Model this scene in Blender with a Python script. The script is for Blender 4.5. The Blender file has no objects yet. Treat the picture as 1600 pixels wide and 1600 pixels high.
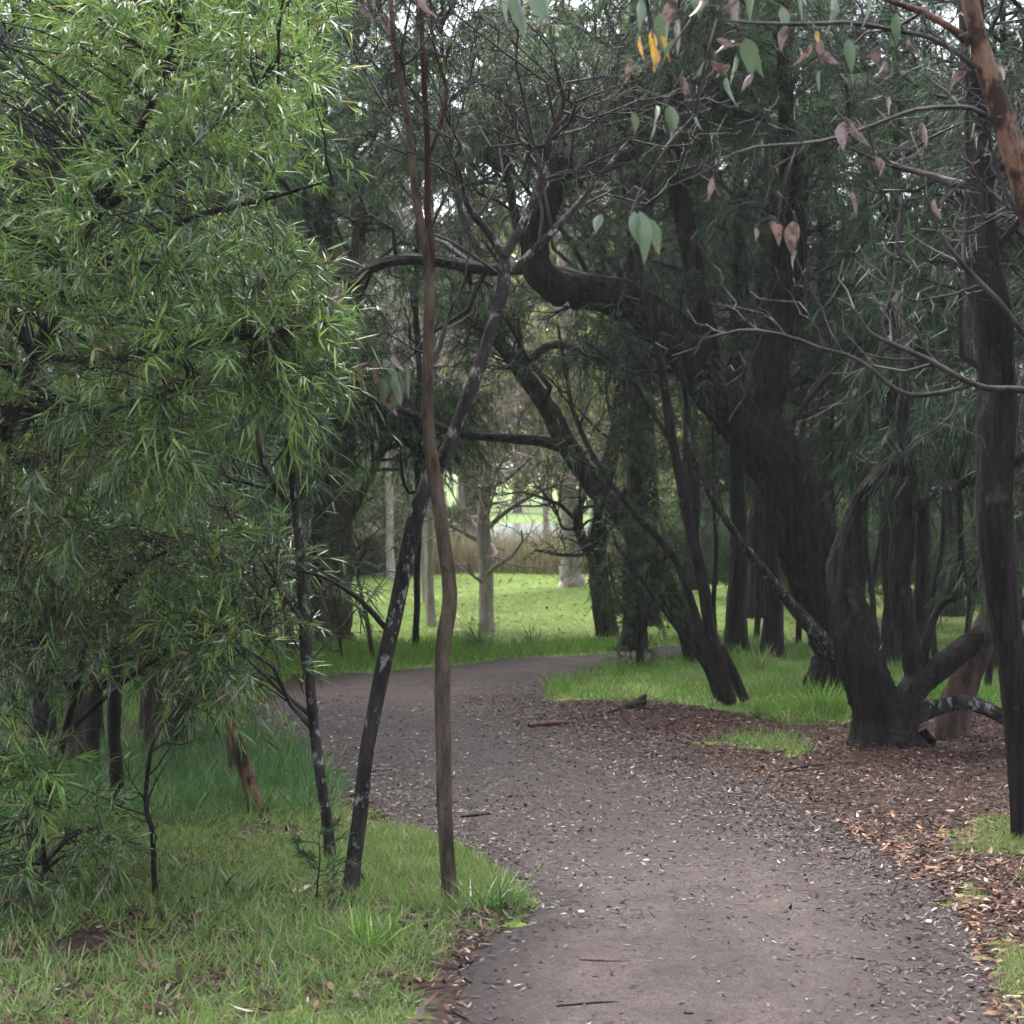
import bpy, math
import numpy as np
from math import radians as RAD

S = bpy.context.scene
COL = S.collection
rng = np.random.default_rng(7)

# ------------------------------------------------------------------ camera, sky, sun, exposure
F = 2986.0          # focal length in photo pixels (photo 1600 x 1600)
HOR = 770.0         # horizon row
CAMZ = 1.6
cam = bpy.data.objects.new('camera', bpy.data.cameras.new('camera'))
COL.objects.link(cam)
cam.location = (0, 0, CAMZ)
cam.rotation_euler = (RAD(90), 0, 0)
cam.data.sensor_width = 22.3
cam.data.lens = 22.3 * F / 1600.0
cam.data.shift_y = -(800 - HOR) / 1600.0
cam.data.clip_start = 0.05
cam.data.clip_end = 3000
cam.data.dof.use_dof = True
cam.data.dof.focus_distance = 8.6
cam.data.dof.aperture_fstop = 4.0
S.camera = cam

SUN_EL, SUN_AZ = RAD(64), RAD(-25)   # overcast: high, soft, over the clearing ahead
world = bpy.data.worlds.new("World"); S.world = world; world.use_nodes = True
nt = world.node_tree; nt.nodes.clear()
sky = nt.nodes.new('ShaderNodeTexSky'); sky.sky_type = 'NISHITA'; sky.sun_disc = False
sky.sun_elevation = SUN_EL; sky.sun_rotation = SUN_AZ; sky.dust_density = 4.0; sky.air_density = 1.0
hs = nt.nodes.new('ShaderNodeHueSaturation'); hs.inputs['Saturation'].default_value = 0.40
bg = nt.nodes.new('ShaderNodeBackground'); bg.inputs['Strength'].default_value = 0.15
out = nt.nodes.new('ShaderNodeOutputWorld')
nt.links.new(sky.outputs[0], hs.inputs['Color']); nt.links.new(hs.outputs[0], bg.inputs[0]); nt.links.new(bg.outputs[0], out.inputs[0])
sl = bpy.data.lights.new('sun', 'SUN'); sl.energy = 1.5; sl.angle = RAD(60); sl.color = (1, 0.97, 0.92)
sun = bpy.data.objects.new('sun', sl); COL.objects.link(sun)
sun.rotation_euler = (RAD(90) - SUN_EL, 0, math.pi - SUN_AZ)

S.view_settings.view_transform = 'Standard'; S.view_settings.look = 'None'
S.view_settings.exposure = 2.5; S.view_settings.gamma = 1.0
cy = S.cycles
cy.use_denoising = True
cy.max_bounces = 6; cy.diffuse_bounces = 3; cy.glossy_bounces = 2; cy.transmission_bounces = 3; cy.transparent_max_bounces = 4
cy.caustics_reflective = False; cy.caustics_refractive = False

# ------------------------------------------------------------------ geometry helpers
def W(px, py, d):
    return np.array([(px - 800.0) / F * d, d, CAMZ - (py - HOR) / F * d])
def gd(py): return CAMZ * F / (py - HOR)
def G(px, py):
    d = gd(py); return np.array([(px - 800.0) / F * d, d])
def sstep(a, b, x):
    t = np.clip((x - a) / (b - a), 0, 1); return t * t * (3 - 2 * t)
def norm(v): return v / np.maximum(np.linalg.norm(v, axis=-1, keepdims=True), 1e-9)
def vnoise(x, y, s, seed=0):
    x = np.asarray(x) * s + seed * 17.3; y = np.asarray(y) * s + seed * 9.1
    xi = np.floor(x).astype(np.int64); yi = np.floor(y).astype(np.int64); fx = x - xi; fy = y - yi
    def h(a, b):
        n = (a * 374761393 + b * 668265263 + seed * 1274126177) & 0x7fffffff
        n = ((n ^ (n >> 13)) * 1274126177) & 0x7fffffff
        return ((n ^ (n >> 16)) & 0xffff) / 65535.0
    ux = fx * fx * (3 - 2 * fx); uy = fy * fy * (3 - 2 * fy)
    return (h(xi, yi) * (1 - ux) + h(xi + 1, yi) * ux) * (1 - uy) + (h(xi, yi + 1) * (1 - ux) + h(xi + 1, yi + 1) * ux) * uy
def height(x, y):
    lake = sstep(-13, -8, x) * (1 - sstep(5, 10, x))
    h = lake * (-1.6 * sstep(38, 50, y) + 1.6 * sstep(118, 128, y)) + 4.0 * sstep(126, 260, y)
    h = h + .09 * np.exp(-((x - 2.30) ** 2 + (y - 11.6) ** 2) / .16) + .04 * np.exp(-((x - 2.7) ** 2 + (y - 14.9) ** 2) / .3)
    h = h + 0.24 * np.exp(-((y - 27.5) / 2.6) ** 2) * (0.5 + 0.5 * np.tanh((x + 0.5) / 1.5)) * sstep(20, 24, y)
    h = h + (vnoise(x, y, 1.3, 3) - .5) * 0.05 * sstep(3, 6, y) + (vnoise(x, y, 5, 4) - .5) * 0.014 * (1 - sstep(20, 30, y))
    h = h - 0.16 * np.exp(-((y - 33) / 2.0) ** 2)
    return h
def inpoly(x, y, poly):
    poly = np.asarray(poly); r = np.zeros(np.shape(x), bool); n = len(poly)
    for i in range(n):
        x1, y1 = poly[i]; x2, y2 = poly[(i + 1) % n]
        c = ((y1 > y) != (y2 > y)) & (x < (x2 - x1) * (y - y1) / (y2 - y1 + 1e-12) + x1)
        r ^= c
    return r
def inturf(x, y, poly):
    return inpoly(x + (vnoise(x, y, 2.2, 91) - .5) * .45 + (vnoise(x, y, 7, 92) - .5) * .2, y + (vnoise(x, y, 1.6, 93) - .5) * .9 + (vnoise(x, y, 6, 94) - .5) * .35, poly)
def gpoly(pts): return np.array([G(*p) for p in pts])

class MB:
    """collects quads with a material slot each and links them as one mesh object"""
    def __init__(s): s.v = []; s.f = []; s.m = []; s.n = 0
    def add(s, v, f, m=0):
        v = np.asarray(v, np.float32).reshape(-1, 3); f = np.asarray(f, np.int64).reshape(-1, 4)
        s.v.append(v); s.f.append(f + s.n); s.m.append(np.full(len(f), m, np.int32)); s.n += len(v)
    def build(s, name, mats, parent=None, origin=(0, 0, 0), smooth=True):
        v = np.concatenate(s.v) - np.asarray(origin, np.float32); f = np.concatenate(s.f); mi = np.concatenate(s.m)
        me = bpy.data.meshes.new(name)
        me.vertices.add(len(v)); me.vertices.foreach_set('co', v.ravel())
        me.loops.add(f.size); me.loops.foreach_set('vertex_index', f.ravel().astype(np.int32))
        me.polygons.add(len(f)); me.polygons.foreach_set('loop_start', np.arange(0, f.size, 4, dtype=np.int32))
        me.polygons.foreach_set('loop_total', np.full(len(f), 4, np.int32))
        me.polygons.foreach_set('material_index', mi)
        me.polygons.foreach_set('use_smooth', np.full(len(f), smooth, bool))
        for m in (mats if isinstance(mats, (list, tuple)) else [mats]): me.materials.append(m)
        me.update(calc_edges=True)
        o = bpy.data.objects.new(name, me); COL.objects.link(o)
        if parent is not None: o.parent = parent
        else: o.location = origin
        return o

def tag(o, label=None, cat=None, group=None, kind=None):
    if label: o['label'] = label
    if cat: o['category'] = cat
    if group: o['group'] = group
    if kind: o['kind'] = kind
    return o
def thing(name, label, cat, loc, group=None):
    o = bpy.data.objects.new(name, None); COL.objects.link(o); o.location = tuple(float(c) for c in loc)
    o.empty_display_size = 0.2
    return tag(o, label, cat, group)
def copy_tree(o, parent=None):
    c = o.copy(); COL.objects.link(c)
    if parent is not None: c.parent = parent
    for ch in list(o.children): copy_tree(ch, c)
    return c

# vectorised tubes: P (N,K,3), R (N,K)
def tubes(mb, P, R, sides=4, mat=0):
    P = np.asarray(P, float); R = np.asarray(R, float); N, K, _ = P.shape
    if N == 0: return
    T = norm(np.gradient(P, axis=1))
    ref = np.zeros((N, 1, 3)); ref[..., 0] = 1.0
    ref = np.where(np.abs(T[:, :1, 0:1]) > .8, np.array([[[0, 1., 0]]]), ref)
    A = norm(np.cross(T, np.broadcast_to(ref, T.shape))); B = np.cross(T, A)
    th = np.arange(sides) * 2 * np.pi / sides
    V = P[:, :, None] + R[:, :, None, None] * (A[:, :, None] * np.cos(th)[:, None] + B[:, :, None] * np.sin(th)[:, None])
    i = np.arange(K - 1)[:, None] * sides; j = np.arange(sides)[None]; jn = (j + 1) % sides
    q = np.stack([i + j, i + jn, i + sides + jn, i + sides + j], -1).reshape(-1, 4)
    f = (np.arange(N) * K * sides)[:, None, None] + q[None]
    mb.add(V.reshape(-1, 3), f.reshape(-1, 4), mat)

def catmull(P, n):
    P = np.asarray(P, float); Q = np.vstack([2 * P[0] - P[1], P, 2 * P[-1] - P[-2]])
    t = np.linspace(0, len(P) - 1 - 1e-6, n); i = t.astype(int); u = (t - i)[:, None]
    a, b, c, d = Q[i], Q[i + 1], Q[i + 2], Q[i + 3]
    return .5 * (2 * b + (c - a) * u + (2 * a - 5 * b + 4 * c - d) * u ** 2 + (3 * b - a - 3 * c + d) * u ** 3)

def limb(mb, pts, rad, sides=10, rough=.08, mat=0, flare=0., step=.05):
    """one trunk or limb through world points with uneven, ridged section"""
    pts = np.asarray(pts, float); rad = np.asarray(rad, float)
    L = np.linalg.norm(np.diff(pts, axis=0), axis=1).sum()
    n = int(np.clip(L / step, 6, 190))
    C = catmull(np.c_[pts, rad], n); P = C[:, :3]; R = np.maximum(C[:, 3], .0015)
    s = np.linspace(0, L, n)
    P = P.copy(); wob = R * rough * 1.6
    P[1:, 0] += (wob * np.sin(s * 5.1 + rng.uniform(0, 6)) )[1:] ; P[1:, 1] += (wob * np.sin(s * 4.3 + rng.uniform(0, 6)))[1:]
    if flare: R = R * (1 + flare * np.exp(-s / (rad[0] * 2.2)))
    R = R.copy(); R[-1] *= .12; R[-2] *= .8
    T = norm(np.gradient(P, axis=0))
    a = np.cross(T[0], [0, 1, 0.1]); a = a / np.linalg.norm(a); A = np.zeros_like(P)
    for k in range(n):
        a = a - T[k] * a.dot(T[k]); a /= np.linalg.norm(a); A[k] = a
    B = np.cross(T, A)
    th = np.arange(sides) * 2 * np.pi / sides
    M = np.ones((n, sides))
    for k in (2, 3, 5):
        M += rough / (k ** .5) * np.sin(k * th[None] + rng.uniform(0, 6) + 1.2 * np.sin(s * rng.uniform(.5, 2.5) + rng.uniform(0, 6))[:, None]) * (.6 + .4 * np.sin(s * 3 + k))[:, None]
    if rad[0] > .06 and sides > 24:
        M += .13 * (vnoise(np.cos(th)[None] * 7 + s[:, None] * .9 + 60, np.sin(th)[None] * 7 - s[:, None] * .7 + 60, 1., 33) - .5) - .05 * (vnoise(np.cos(th)[None] * 16 + s[:, None] * 1.5 + 60, np.sin(th)[None] * 16 - s[:, None] * 1.2 + 60, 1., 34) > .62)
    if flare: M += flare * .35 * np.exp(-s / (rad[0] * 1.6))[:, None] * np.sin(5 * th + rng.uniform(0, 6))[None]
    M += rng.normal(0, rough * .22, (n, sides))
    fr = 1.6 + rad[0] * 30
    for f_, am in ((1., 1.5), (2.6, 1.2), (6., .9)):
        M += rough * am * (vnoise(np.cos(th)[None] * fr * f_ + s[:, None] * 3.1 * f_ + 50, np.sin(th)[None] * fr * f_ - s[:, None] * 2.3 * f_ + 50, 1., int(rng.integers(1, 90))) - .5)
    V = P[:, None] + (R[:, None] * M)[:, :, None] * (A[:, None] * np.cos(th)[None, :, None] + B[:, None] * np.sin(th)[None, :, None])
    i = np.arange(n - 1)[:, None] * sides; j = np.arange(sides)[None]; jn = (j + 1) % sides
    f = np.stack([i + j, i + jn, i + sides + jn, i + sides + j], -1).reshape(-1, 4)
    mb.add(V.reshape(-1, 3), f, mat)
    # closing tip
    c = (n - 1) * sides
    tip = V[-1]; m = len(tip)
    mb.add(tip, [[k, (k + 1) % m, m - 1 if False else (k + 2) % m, k] for k in range(0)] or np.zeros((0, 4), int), mat)
    k5 = np.linspace(0, n - 1, 9).astype(int)
    return P[k5], R[k5]

def resample(P, K):
    P = np.asarray(P, float); return catmull(P, K)

def pick(P, idx, t):
    K = P.shape[1]; u = t * (K - 1); i = np.minimum(u.astype(int), K - 2); f = (u - i)[:, None]
    a = P[idx, i]; b = P[idx, i + 1]
    return a * (1 - f) + b * f, norm(b - a)

def grow(P, R, m, tr=(.25, 1), ln=(.4, .7), ang=(30, 70), up=0., droop=0., K=5, rs=.55, wob=.09, rmin=.0015, bias=None):
    """children branches: m per parent"""
    N = P.shape[0]; idx = np.repeat(np.arange(N), m); n = len(idx)
    t = rng.uniform(tr[0], tr[1], n); p, tan = pick(P, idx, t)
    r0 = R[idx, np.minimum((t * (R.shape[1] - 1)).astype(int), R.shape[1] - 1)]
    perp = rng.normal(size=(n, 3)); perp = norm(perp - tan * (perp * tan).sum(1, keepdims=True))
    a = np.radians(rng.uniform(ang[0], ang[1], n))[:, None]
    d = tan * np.cos(a) + perp * np.sin(a); d[:, 2] += up
    if bias is not None: d = d + np.asarray(bias)
    d = norm(d)
    L = rng.uniform(ln[0], ln[1], n) * (1 - .35 * t)
    s = np.linspace(0, 1, K)
    Q = p[:, None] + d[:, None] * (L[:, None] * s)[..., None]
    Q[:, :, 2] -= droop * L[:, None] * s ** 2
    w = rng.normal(size=(n, K, 3)) * wob * L[:, None, None]; w[:, 0] = 0
    Q = Q + np.cumsum(w, axis=1) * .7
    rr = np.maximum(np.minimum(r0 * rs, L * .03)[:, None] * (1 - .75 * s), rmin)
    return Q, rr

PROF = {'lance': ([0, .28, .65, 1], [.25, 1, .8, .06]), 'gum': ([0, .15, .4, .7, 1], [.1, .75, 1, .6, .04]),
        'blade': ([0, .5, 1], [1, .8, .08]), 'needle': ([0, 1], [1, .35])}
def leaves(mb, p, d, n, L, Wd, prof='lance', bend=.15, mat=0):
    d = norm(d); n = norm(n - d * (n * d).sum(1, keepdims=True)); r = np.cross(d, n)
    ts, ws = PROF[prof]; ts = np.array(ts); ws = np.array(ws); M = len(ts); N = len(p)
    b = (np.broadcast_to(bend, (N,)))[:, None] * ts ** 2
    c = p[:, None] + d[:, None] * (L[:, None] * ts)[..., None] - n[:, None] * (L[:, None] * b)[..., None]
    o = r[:, None] * (Wd[:, None] * ws * .5)[..., None]
    V = np.stack([c - o, c + o], 2).reshape(N, M * 2, 3)
    q = np.array([[2 * k, 2 * k + 1, 2 * k + 3, 2 * k + 2] for k in range(M - 1)])
    f = (np.arange(N) * M * 2)[:, None, None] + q[None]
    mb.add(V.reshape(-1, 3), f.reshape(-1, 4), mat)
def leaves_on(mb, P, m, L, Wd, ang=(25, 60), droop=.3, prof='lance', bend=.15, mat=0, tr=(.15, 1)):
    N = P.shape[0]; idx = np.repeat(np.arange(N), m); n = len(idx)
    p, tan = pick(P, idx, rng.uniform(tr[0], tr[1], n))
    perp = rng.normal(size=(n, 3)); perp = norm(perp - tan * (perp * tan).sum(1, keepdims=True))
    a = np.radians(rng.uniform(ang[0], ang[1], n))[:, None]
    d = tan * np.cos(a) + perp * np.sin(a); d[:, 2] -= droop
    nn = rng.normal(size=(n, 3)) * .55; nn[:, 2] += 1
    leaves(mb, p, d, nn, rng.uniform(L[0], L[1], n), rng.uniform(Wd[0], Wd[1], n), prof, rng.normal(bend, .12, n), mat)

# ------------------------------------------------------------------ materials
def new_mat(name):
    m = bpy.data.materials.new(name); m.use_nodes = True; t = m.node_tree
    b = t.nodes['Principled BSDF']; return m, t, b
def ramp(t, stops, interp='LINEAR'):
    r = t.nodes.new('ShaderNodeValToRGB'); r.color_ramp.interpolation = interp
    e = r.color_ramp.elements
    while len(e) < len(stops): e.new(.5)
    for k, (p, c) in enumerate(stops): e[k].position = p; e[k].color = (*c, 1)
    return r
def noise(t, scale, detail=4, rough=.6, vec=None, mapping=None):
    n = t.nodes.new('ShaderNodeTexNoise'); n.inputs['Scale'].default_value = scale
    n.inputs['Detail'].default_value = detail; n.inputs['Roughness'].default_value = rough
    tc = t.nodes.new('ShaderNodeTexCoord')
    src = tc.outputs['Object']
    if mapping:
        mp = t.nodes.new('ShaderNodeMapping'); mp.inputs['Scale'].default_value = mapping
        t.links.new(src, mp.inputs[0]); src = mp.outputs[0]
    t.links.new(src, n.inputs['Vector']); return n
def leaf_mat(name, stops, rough=.4, trans=.3, spec=.2):
    m, t, b = new_mat(name); g = t.nodes.new('ShaderNodeNewGeometry'); r = ramp(t, stops)
    t.links.new(g.outputs['Random Per Island'], r.inputs[0]); t.links.new(r.outputs[0], b.inputs['Base Color'])
    b.inputs['Roughness'].default_value = rough; b.inputs['Specular IOR Level'].default_value = spec
    if trans:
        tr = t.nodes.new('ShaderNodeBsdfTranslucent'); mx = t.nodes.new('ShaderNodeMixShader'); mx.inputs[0].default_value = trans
        t.links.new(r.outputs[0], tr.inputs[0]); o = t.nodes['Material Output']
        t.links.new(b.outputs[0], mx.inputs[1]); t.links.new(tr.outputs[0], mx.inputs[2]); t.links.new(mx.outputs[0], o.inputs[0])
    return m
def bark_mat(name, a, c, patch=None, amount=.6, scale=14, stretch=.25, rough=.8, bump=.5, pscale=9, spec=.15):
    m, t, b = new_mat(name)
    n = noise(t, scale, 6, .65, mapping=(1, 1, stretch)); r = ramp(t, [(.38, a), (.64, c)])
    t.links.new(n.outputs[0], r.inputs[0]); colr = r.outputs[0]
    if patch:
        n2 = noise(t, pscale, 5, .7, mapping=(1, 1, .6)); r2 = ramp(t, [(amount, (0, 0, 0)), (amount + .07, (1, 1, 1))])
        mx = t.nodes.new('ShaderNodeMix'); mx.data_type = 'RGBA'
        t.links.new(n2.outputs[0], r2.inputs[0]); t.links.new(r2.outputs[0], mx.inputs['Factor'])
        t.links.new(colr, mx.inputs['A']); mx.inputs['B'].default_value = (*patch, 1); colr = mx.outputs['Result']
    t.links.new(colr, b.inputs['Base Color']); b.inputs['Roughness'].default_value = rough; b.inputs['Specular IOR Level'].default_value = spec
    n3 = noise(t, scale * 2.5, 6, .7, mapping=(1, 1, stretch))
    bp = t.nodes.new('ShaderNodeBump'); bp.inputs['Strength'].default_value = bump; bp.inputs['Distance'].default_value = .06
    t.links.new(n3.outputs[0], bp.inputs['Height']); t.links.new(bp.outputs[0], b.inputs['Normal'])
    return m

M = {}
M['acacia'] = leaf_mat('acacia_leaf', [(0, (.040, .090, .036)), (.45, (.088, .172, .048)), (.8, (.15, .245, .055)), (.975, (.20, .27, .065)), (1, (.30, .20, .06))], .25, .42, .7)
M['acacia_olive'] = leaf_mat('acacia_leaf_olive', [(0, (.028, .055, .028)), (.5, (.058, .10, .040)), (.9, (.11, .14, .05)), (1, (.26, .15, .06))], .26, .35, .7)
M['acacia_fresh'] = leaf_mat('acacia_leaf_fresh', [(0, (.07, .14, .03)), (.5, (.15, .27, .05)), (.96, (.25, .34, .08)), (1, (.36, .28, .06))], .28, .45, .6)
M['fine'] = leaf_mat('fine_leaf', [(0, (.016, .038, .019)), (.6, (.040, .080, .034)), (1, (.09, .14, .05))], .5, .38, .15)
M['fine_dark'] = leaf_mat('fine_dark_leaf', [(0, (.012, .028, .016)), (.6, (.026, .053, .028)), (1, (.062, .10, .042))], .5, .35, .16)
M['fine_yellow'] = leaf_mat('fine_yellow_leaf', [(0, (.08, .12, .035)), (.6, (.17, .21, .055)), (1, (.34, .34, .08))], .5, .5)
M['pond_leaf'] = leaf_mat('bank_leaf', [(0, (.05, .09, .04)), (.6, (.10, .15, .06)), (1, (.20, .22, .09))], .6, .4)
M['grey_green'] = leaf_mat('grey_green_leaf', [(0, (.05, .085, .03)), (.6, (.10, .15, .05)), (1, (.22, .24, .09))], .6, .35)
def gum_mat(name, stops, spot, amt, rough, trans):
    m = leaf_mat(name, stops, rough, trans, .7); t = m.node_tree; b = t.nodes['Principled BSDF']
    r = b.inputs['Base Color'].links[0].from_node
    n = noise(t, 45, 5, .7); q = ramp(t, [(amt, (0, 0, 0)), (amt + .12, (1, 1, 1))]); mx = t.nodes.new('ShaderNodeMix'); mx.data_type = 'RGBA'
    t.links.new(n.outputs[0], q.inputs[0]); t.links.new(q.outputs[0], mx.inputs['Factor']); t.links.new(r.outputs[0], mx.inputs['A']); mx.inputs['B'].default_value = (*spot, 1)
    t.links.new(mx.outputs['Result'], b.inputs['Base Color'])
    tr = [x for x in t.nodes if x.type == 'BSDF_TRANSLUCENT'][0]; t.links.new(mx.outputs['Result'], tr.inputs[0])
    return m
M['gum_green'] = gum_mat('gum_leaf_green', [(0, (.035, .07, .05)), (.6, (.07, .11, .06)), (1, (.12, .13, .03))], (.16, .10, .03), .56, .3, .3)
M['gum_dry'] = gum_mat('gum_leaf_dry', [(0, (.05, .03, .026)), (.4, (.11, .07, .06)), (.7, (.19, .14, .13)), (.9, (.30, .26, .255)), (1, (.34, .20, .05))], (.045, .026, .022), .47, .28, .3)
M['grass'] = leaf_mat('grass_blade', [(0, (.065, .125, .03)), (.5, (.135, .215, .055)), (.85, (.21, .27, .085)), (1, (.34, .27, .15))], .45, .4, .35)
M['grass_fresh'] = leaf_mat('grass_blade_fresh', [(0, (.06, .14, .02)), (.6, (.11, .23, .035)), (1, (.20, .29, .06))], .45, .4)
M['grass_blue'] = leaf_mat('strappy_blade', [(0, (.03, .08, .022)), (.6, (.06, .135, .035)), (1, (.11, .19, .06))], .4, .3, .35)
M['lawn_blade'] = leaf_mat('lawn_blade', [(0, (.20, .32, .065)), (.6, (.31, .43, .11)), (1, (.42, .47, .17))], .6, .45, .1)
M['reed'] = leaf_mat('reed_blade', [(0, (.14, .17, .07)), (.45, (.22, .19, .11)), (1, (.42, .32, .22))], .6, .3)
M['litter'] = leaf_mat('litter_leaf', [(0, (.009, .0055, .005)), (.45, (.027, .0135, .0115)), (.75, (.056, .025, .018)), (.95, (.12, .065, .045)), (1, (.30, .25, .23))], .5, 0, .15)  # tones lowered to stand in for shade under the canopy
M['litter_rust'] = leaf_mat('litter_leaf_rust', [(0, (.03, .014, .010)), (.45, (.085, .036, .020)), (.75, (.16, .07, .034)), (.95, (.26, .16, .09)), (1, (.36, .30, .27))], .5, 0, .15)
M['litter_path'] = leaf_mat('litter_leaf_grey', [(0, (.010, .007, .0075)), (.5, (.024, .016, .016)), (.82, (.055, .038, .036)), (.96, (.15, .11, .09)), (1, (.34, .31, .30))], .5, 0, .2)  # few palest leaves paint in whitish glints; the rest darkened for canopy shade

M['bark_dark'] = bark_mat('dark_wet_bark', (.005, .004, .004), (.034, .027, .026), (.065, .06, .058), .64, pscale=10, rough=.6, scale=20, bump=1)
M['bark_big'] = bark_mat('dark_furrowed_bark', (.003, .0026, .0026), (.030, .023, .022), (.058, .052, .050), .60, pscale=6, rough=.85, scale=20, stretch=.10, bump=1)
M['bark_moss'] = bark_mat('mossy_dark_bark', (.005, .004, .0035), (.03, .024, .02), (.035, .05, .018), .52, rough=.85, bump=1)
M['bark_lichen'] = bark_mat('lichen_bark', (.009, .008, .008), (.060, .052, .048), (.24, .25, .25), .575, rough=.7, pscale=24, bump=1)
M['bark_lichen2'] = bark_mat('grey_lichen_bark', (.015, .012, .010), (.065, .055, .048), (.26, .27, .27), .56, rough=.8, pscale=22, bump=1)
M['bark_brown'] = bark_mat('smooth_brown_bark', (.05, .036, .026), (.165, .122, .088), (.034, .025, .02), .60, rough=.75, pscale=10, scale=20, bump=1)
M['bark_red'] = bark_mat('reddish_bark', (.025, .011, .009), (.08, .038, .028), rough=.75, bump=1)
M['bark_orange'] = bark_mat('peeling_orange_bark', (.10, .055, .036), (.27, .16, .11), (.045, .026, .020), .47, rough=.7, pscale=8, stretch=.1, bump=1)
M['bark_pale'] = bark_mat('pale_bark', (.28, .235, .215), (.48, .42, .39), (.16, .13, .11), .62, rough=.85, bump=.6)
M['bark_grey'] = bark_mat('grey_brown_bark', (.035, .024, .020), (.12, .082, .068), rough=.85, bump=1)
M['twig'] = bark_mat('grey_twig', (.014, .012, .012), (.060, .053, .051), rough=.7, bump=.1)
M['twig_dark'] = bark_mat('dark_twig', (.008, .006, .006), (.03, .025, .023), rough=.7, bump=.1)
M['twig_pale'] = bark_mat('pale_twig', (.16, .13, .12), (.30, .25, .23), rough=.7, bump=.1)
M['charred'] = bark_mat('charred_wood', (.004, .004, .004), (.02, .017, .015), rough=.8)
M['deadwood'] = bark_mat('wet_dead_wood', (.04, .02, .015), (.12, .065, .045), rough=.5)

def ground_mat():
    m, t, b = new_mat('woodland_floor')
    n1 = noise(t, 30, 8, .7); r1 = ramp(t, [(.25, (.010, .007, .006)), (.5, (.034, .019, .015)), (.75, (.075, .044, .034))])
    n2 = noise(t, 7, 8, .7); r2 = ramp(t, [(.3, (.06, .095, .022)), (.55, (.12, .19, .04)), (.75, (.20, .26, .075))])
    at = t.nodes.new('ShaderNodeAttribute'); at.attribute_name = 'turf'
    n4 = noise(t, 6, 6, .7)
    mth = t.nodes.new('ShaderNodeMath'); mth.operation = 'MULTIPLY_ADD'; mth.inputs[1].default_value = 1.0
    sub = t.nodes.new('ShaderNodeMath'); sub.operation = 'SUBTRACT'; sub.inputs[1].default_value = .5
    t.links.new(n4.outputs[0], sub.inputs[0]); t.links.new(at.outputs['Fac'], mth.inputs[0]); t.links.new(sub.outputs[0], mth.inputs[2])
    rr = ramp(t, [(.35, (0, 0, 0)), (.65, (1, 1, 1))]); t.links.new(mth.outputs[0], rr.inputs[0])
    mx = t.nodes.new('ShaderNodeMix'); mx.data_type = 'RGBA'
    t.links.new(n1.outputs[0], r1.inputs[0]); t.links.new(n2.outputs[0], r2.inputs[0])
    t.links.new(rr.outputs[0], mx.inputs['Factor']); t.links.new(r1.outputs[0], mx.inputs['A']); t.links.new(r2.outputs[0], mx.inputs['B'])
    t.links.new(mx.outputs['Result'], b.inputs['Base Color']); b.inputs['Roughness'].default_value = .85; b.inputs['Specular IOR Level'].default_value = .15
    bp = t.nodes.new('ShaderNodeBump'); bp.inputs['Strength'].default_value = .8; bp.inputs['Distance'].default_value = .03
    t.links.new(n1.outputs[0], bp.inputs['Height']); t.links.new(bp.outputs[0], b.inputs['Normal'])
    return m
def path_mat():
    m, t, b = new_mat('damp_gravel_path')
    n1 = noise(t, 130, 4, .8); n2 = noise(t, 2.2, 6, .65); n3 = noise(t, 24, 6, .7)
    r1 = ramp(t, [(.33, (.018, .0135, .0122)), (.5, (.064, .048, .043)), (.68, (.152, .120, .112))])
    r2 = ramp(t, [(.35, (.40, .36, .37)), (.65, (1.0, 1.0, 1.0))]); r3 = ramp(t, [(.3, (.45, .38, .36)), (.55, (1, 1, 1))])
    t.links.new(n1.outputs[0], r1.inputs[0]); t.links.new(n2.outputs[0], r2.inputs[0]); t.links.new(n3.outputs[0], r3.inputs[0])
    m1 = t.nodes.new('ShaderNodeMix'); m1.data_type = 'RGBA'; m1.blend_type = 'MULTIPLY'; m1.inputs['Factor'].default_value = .8
    m2 = t.nodes.new('ShaderNodeMix'); m2.data_type = 'RGBA'; m2.blend_type = 'MULTIPLY'; m2.inputs['Factor'].default_value = .8
    t.links.new(r1.outputs[0], m1.inputs['A']); t.links.new(r2.outputs[0], m1.inputs['B'])
    t.links.new(m1.outputs['Result'], m2.inputs['A']); t.links.new(r3.outputs[0], m2.inputs['B'])
    at = t.nodes.new('ShaderNodeAttribute'); at.attribute_name = 'litter'  # edge litter, plus canopy shade painted over the middle stretch
    r4 = ramp(t, [(.25, (.006, .0045, .005)), (.5, (.020, .0135, .0135)), (.75, (.048, .032, .030))]); n5 = noise(t, 34, 7, .7); t.links.new(n5.outputs[0], r4.inputs[0])  # litter tones, taken darker to paint the canopy shade
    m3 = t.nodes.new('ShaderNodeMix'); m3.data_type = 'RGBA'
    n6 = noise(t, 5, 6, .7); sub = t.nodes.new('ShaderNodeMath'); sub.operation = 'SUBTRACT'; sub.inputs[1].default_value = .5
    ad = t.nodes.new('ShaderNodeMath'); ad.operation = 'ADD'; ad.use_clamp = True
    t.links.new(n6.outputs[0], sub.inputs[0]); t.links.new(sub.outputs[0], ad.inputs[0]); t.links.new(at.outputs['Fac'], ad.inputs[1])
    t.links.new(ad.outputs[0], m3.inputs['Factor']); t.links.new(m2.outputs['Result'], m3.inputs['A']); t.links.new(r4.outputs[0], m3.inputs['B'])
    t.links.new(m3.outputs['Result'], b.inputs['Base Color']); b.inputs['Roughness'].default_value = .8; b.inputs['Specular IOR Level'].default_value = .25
    bp = t.nodes.new('ShaderNodeBump'); bp.inputs['Strength'].default_value = .6; bp.inputs['Distance'].default_value = .012
    t.links.new(n1.outputs[0], bp.inputs['Height']); t.links.new(bp.outputs[0], b.inputs['Normal'])
    return m
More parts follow.
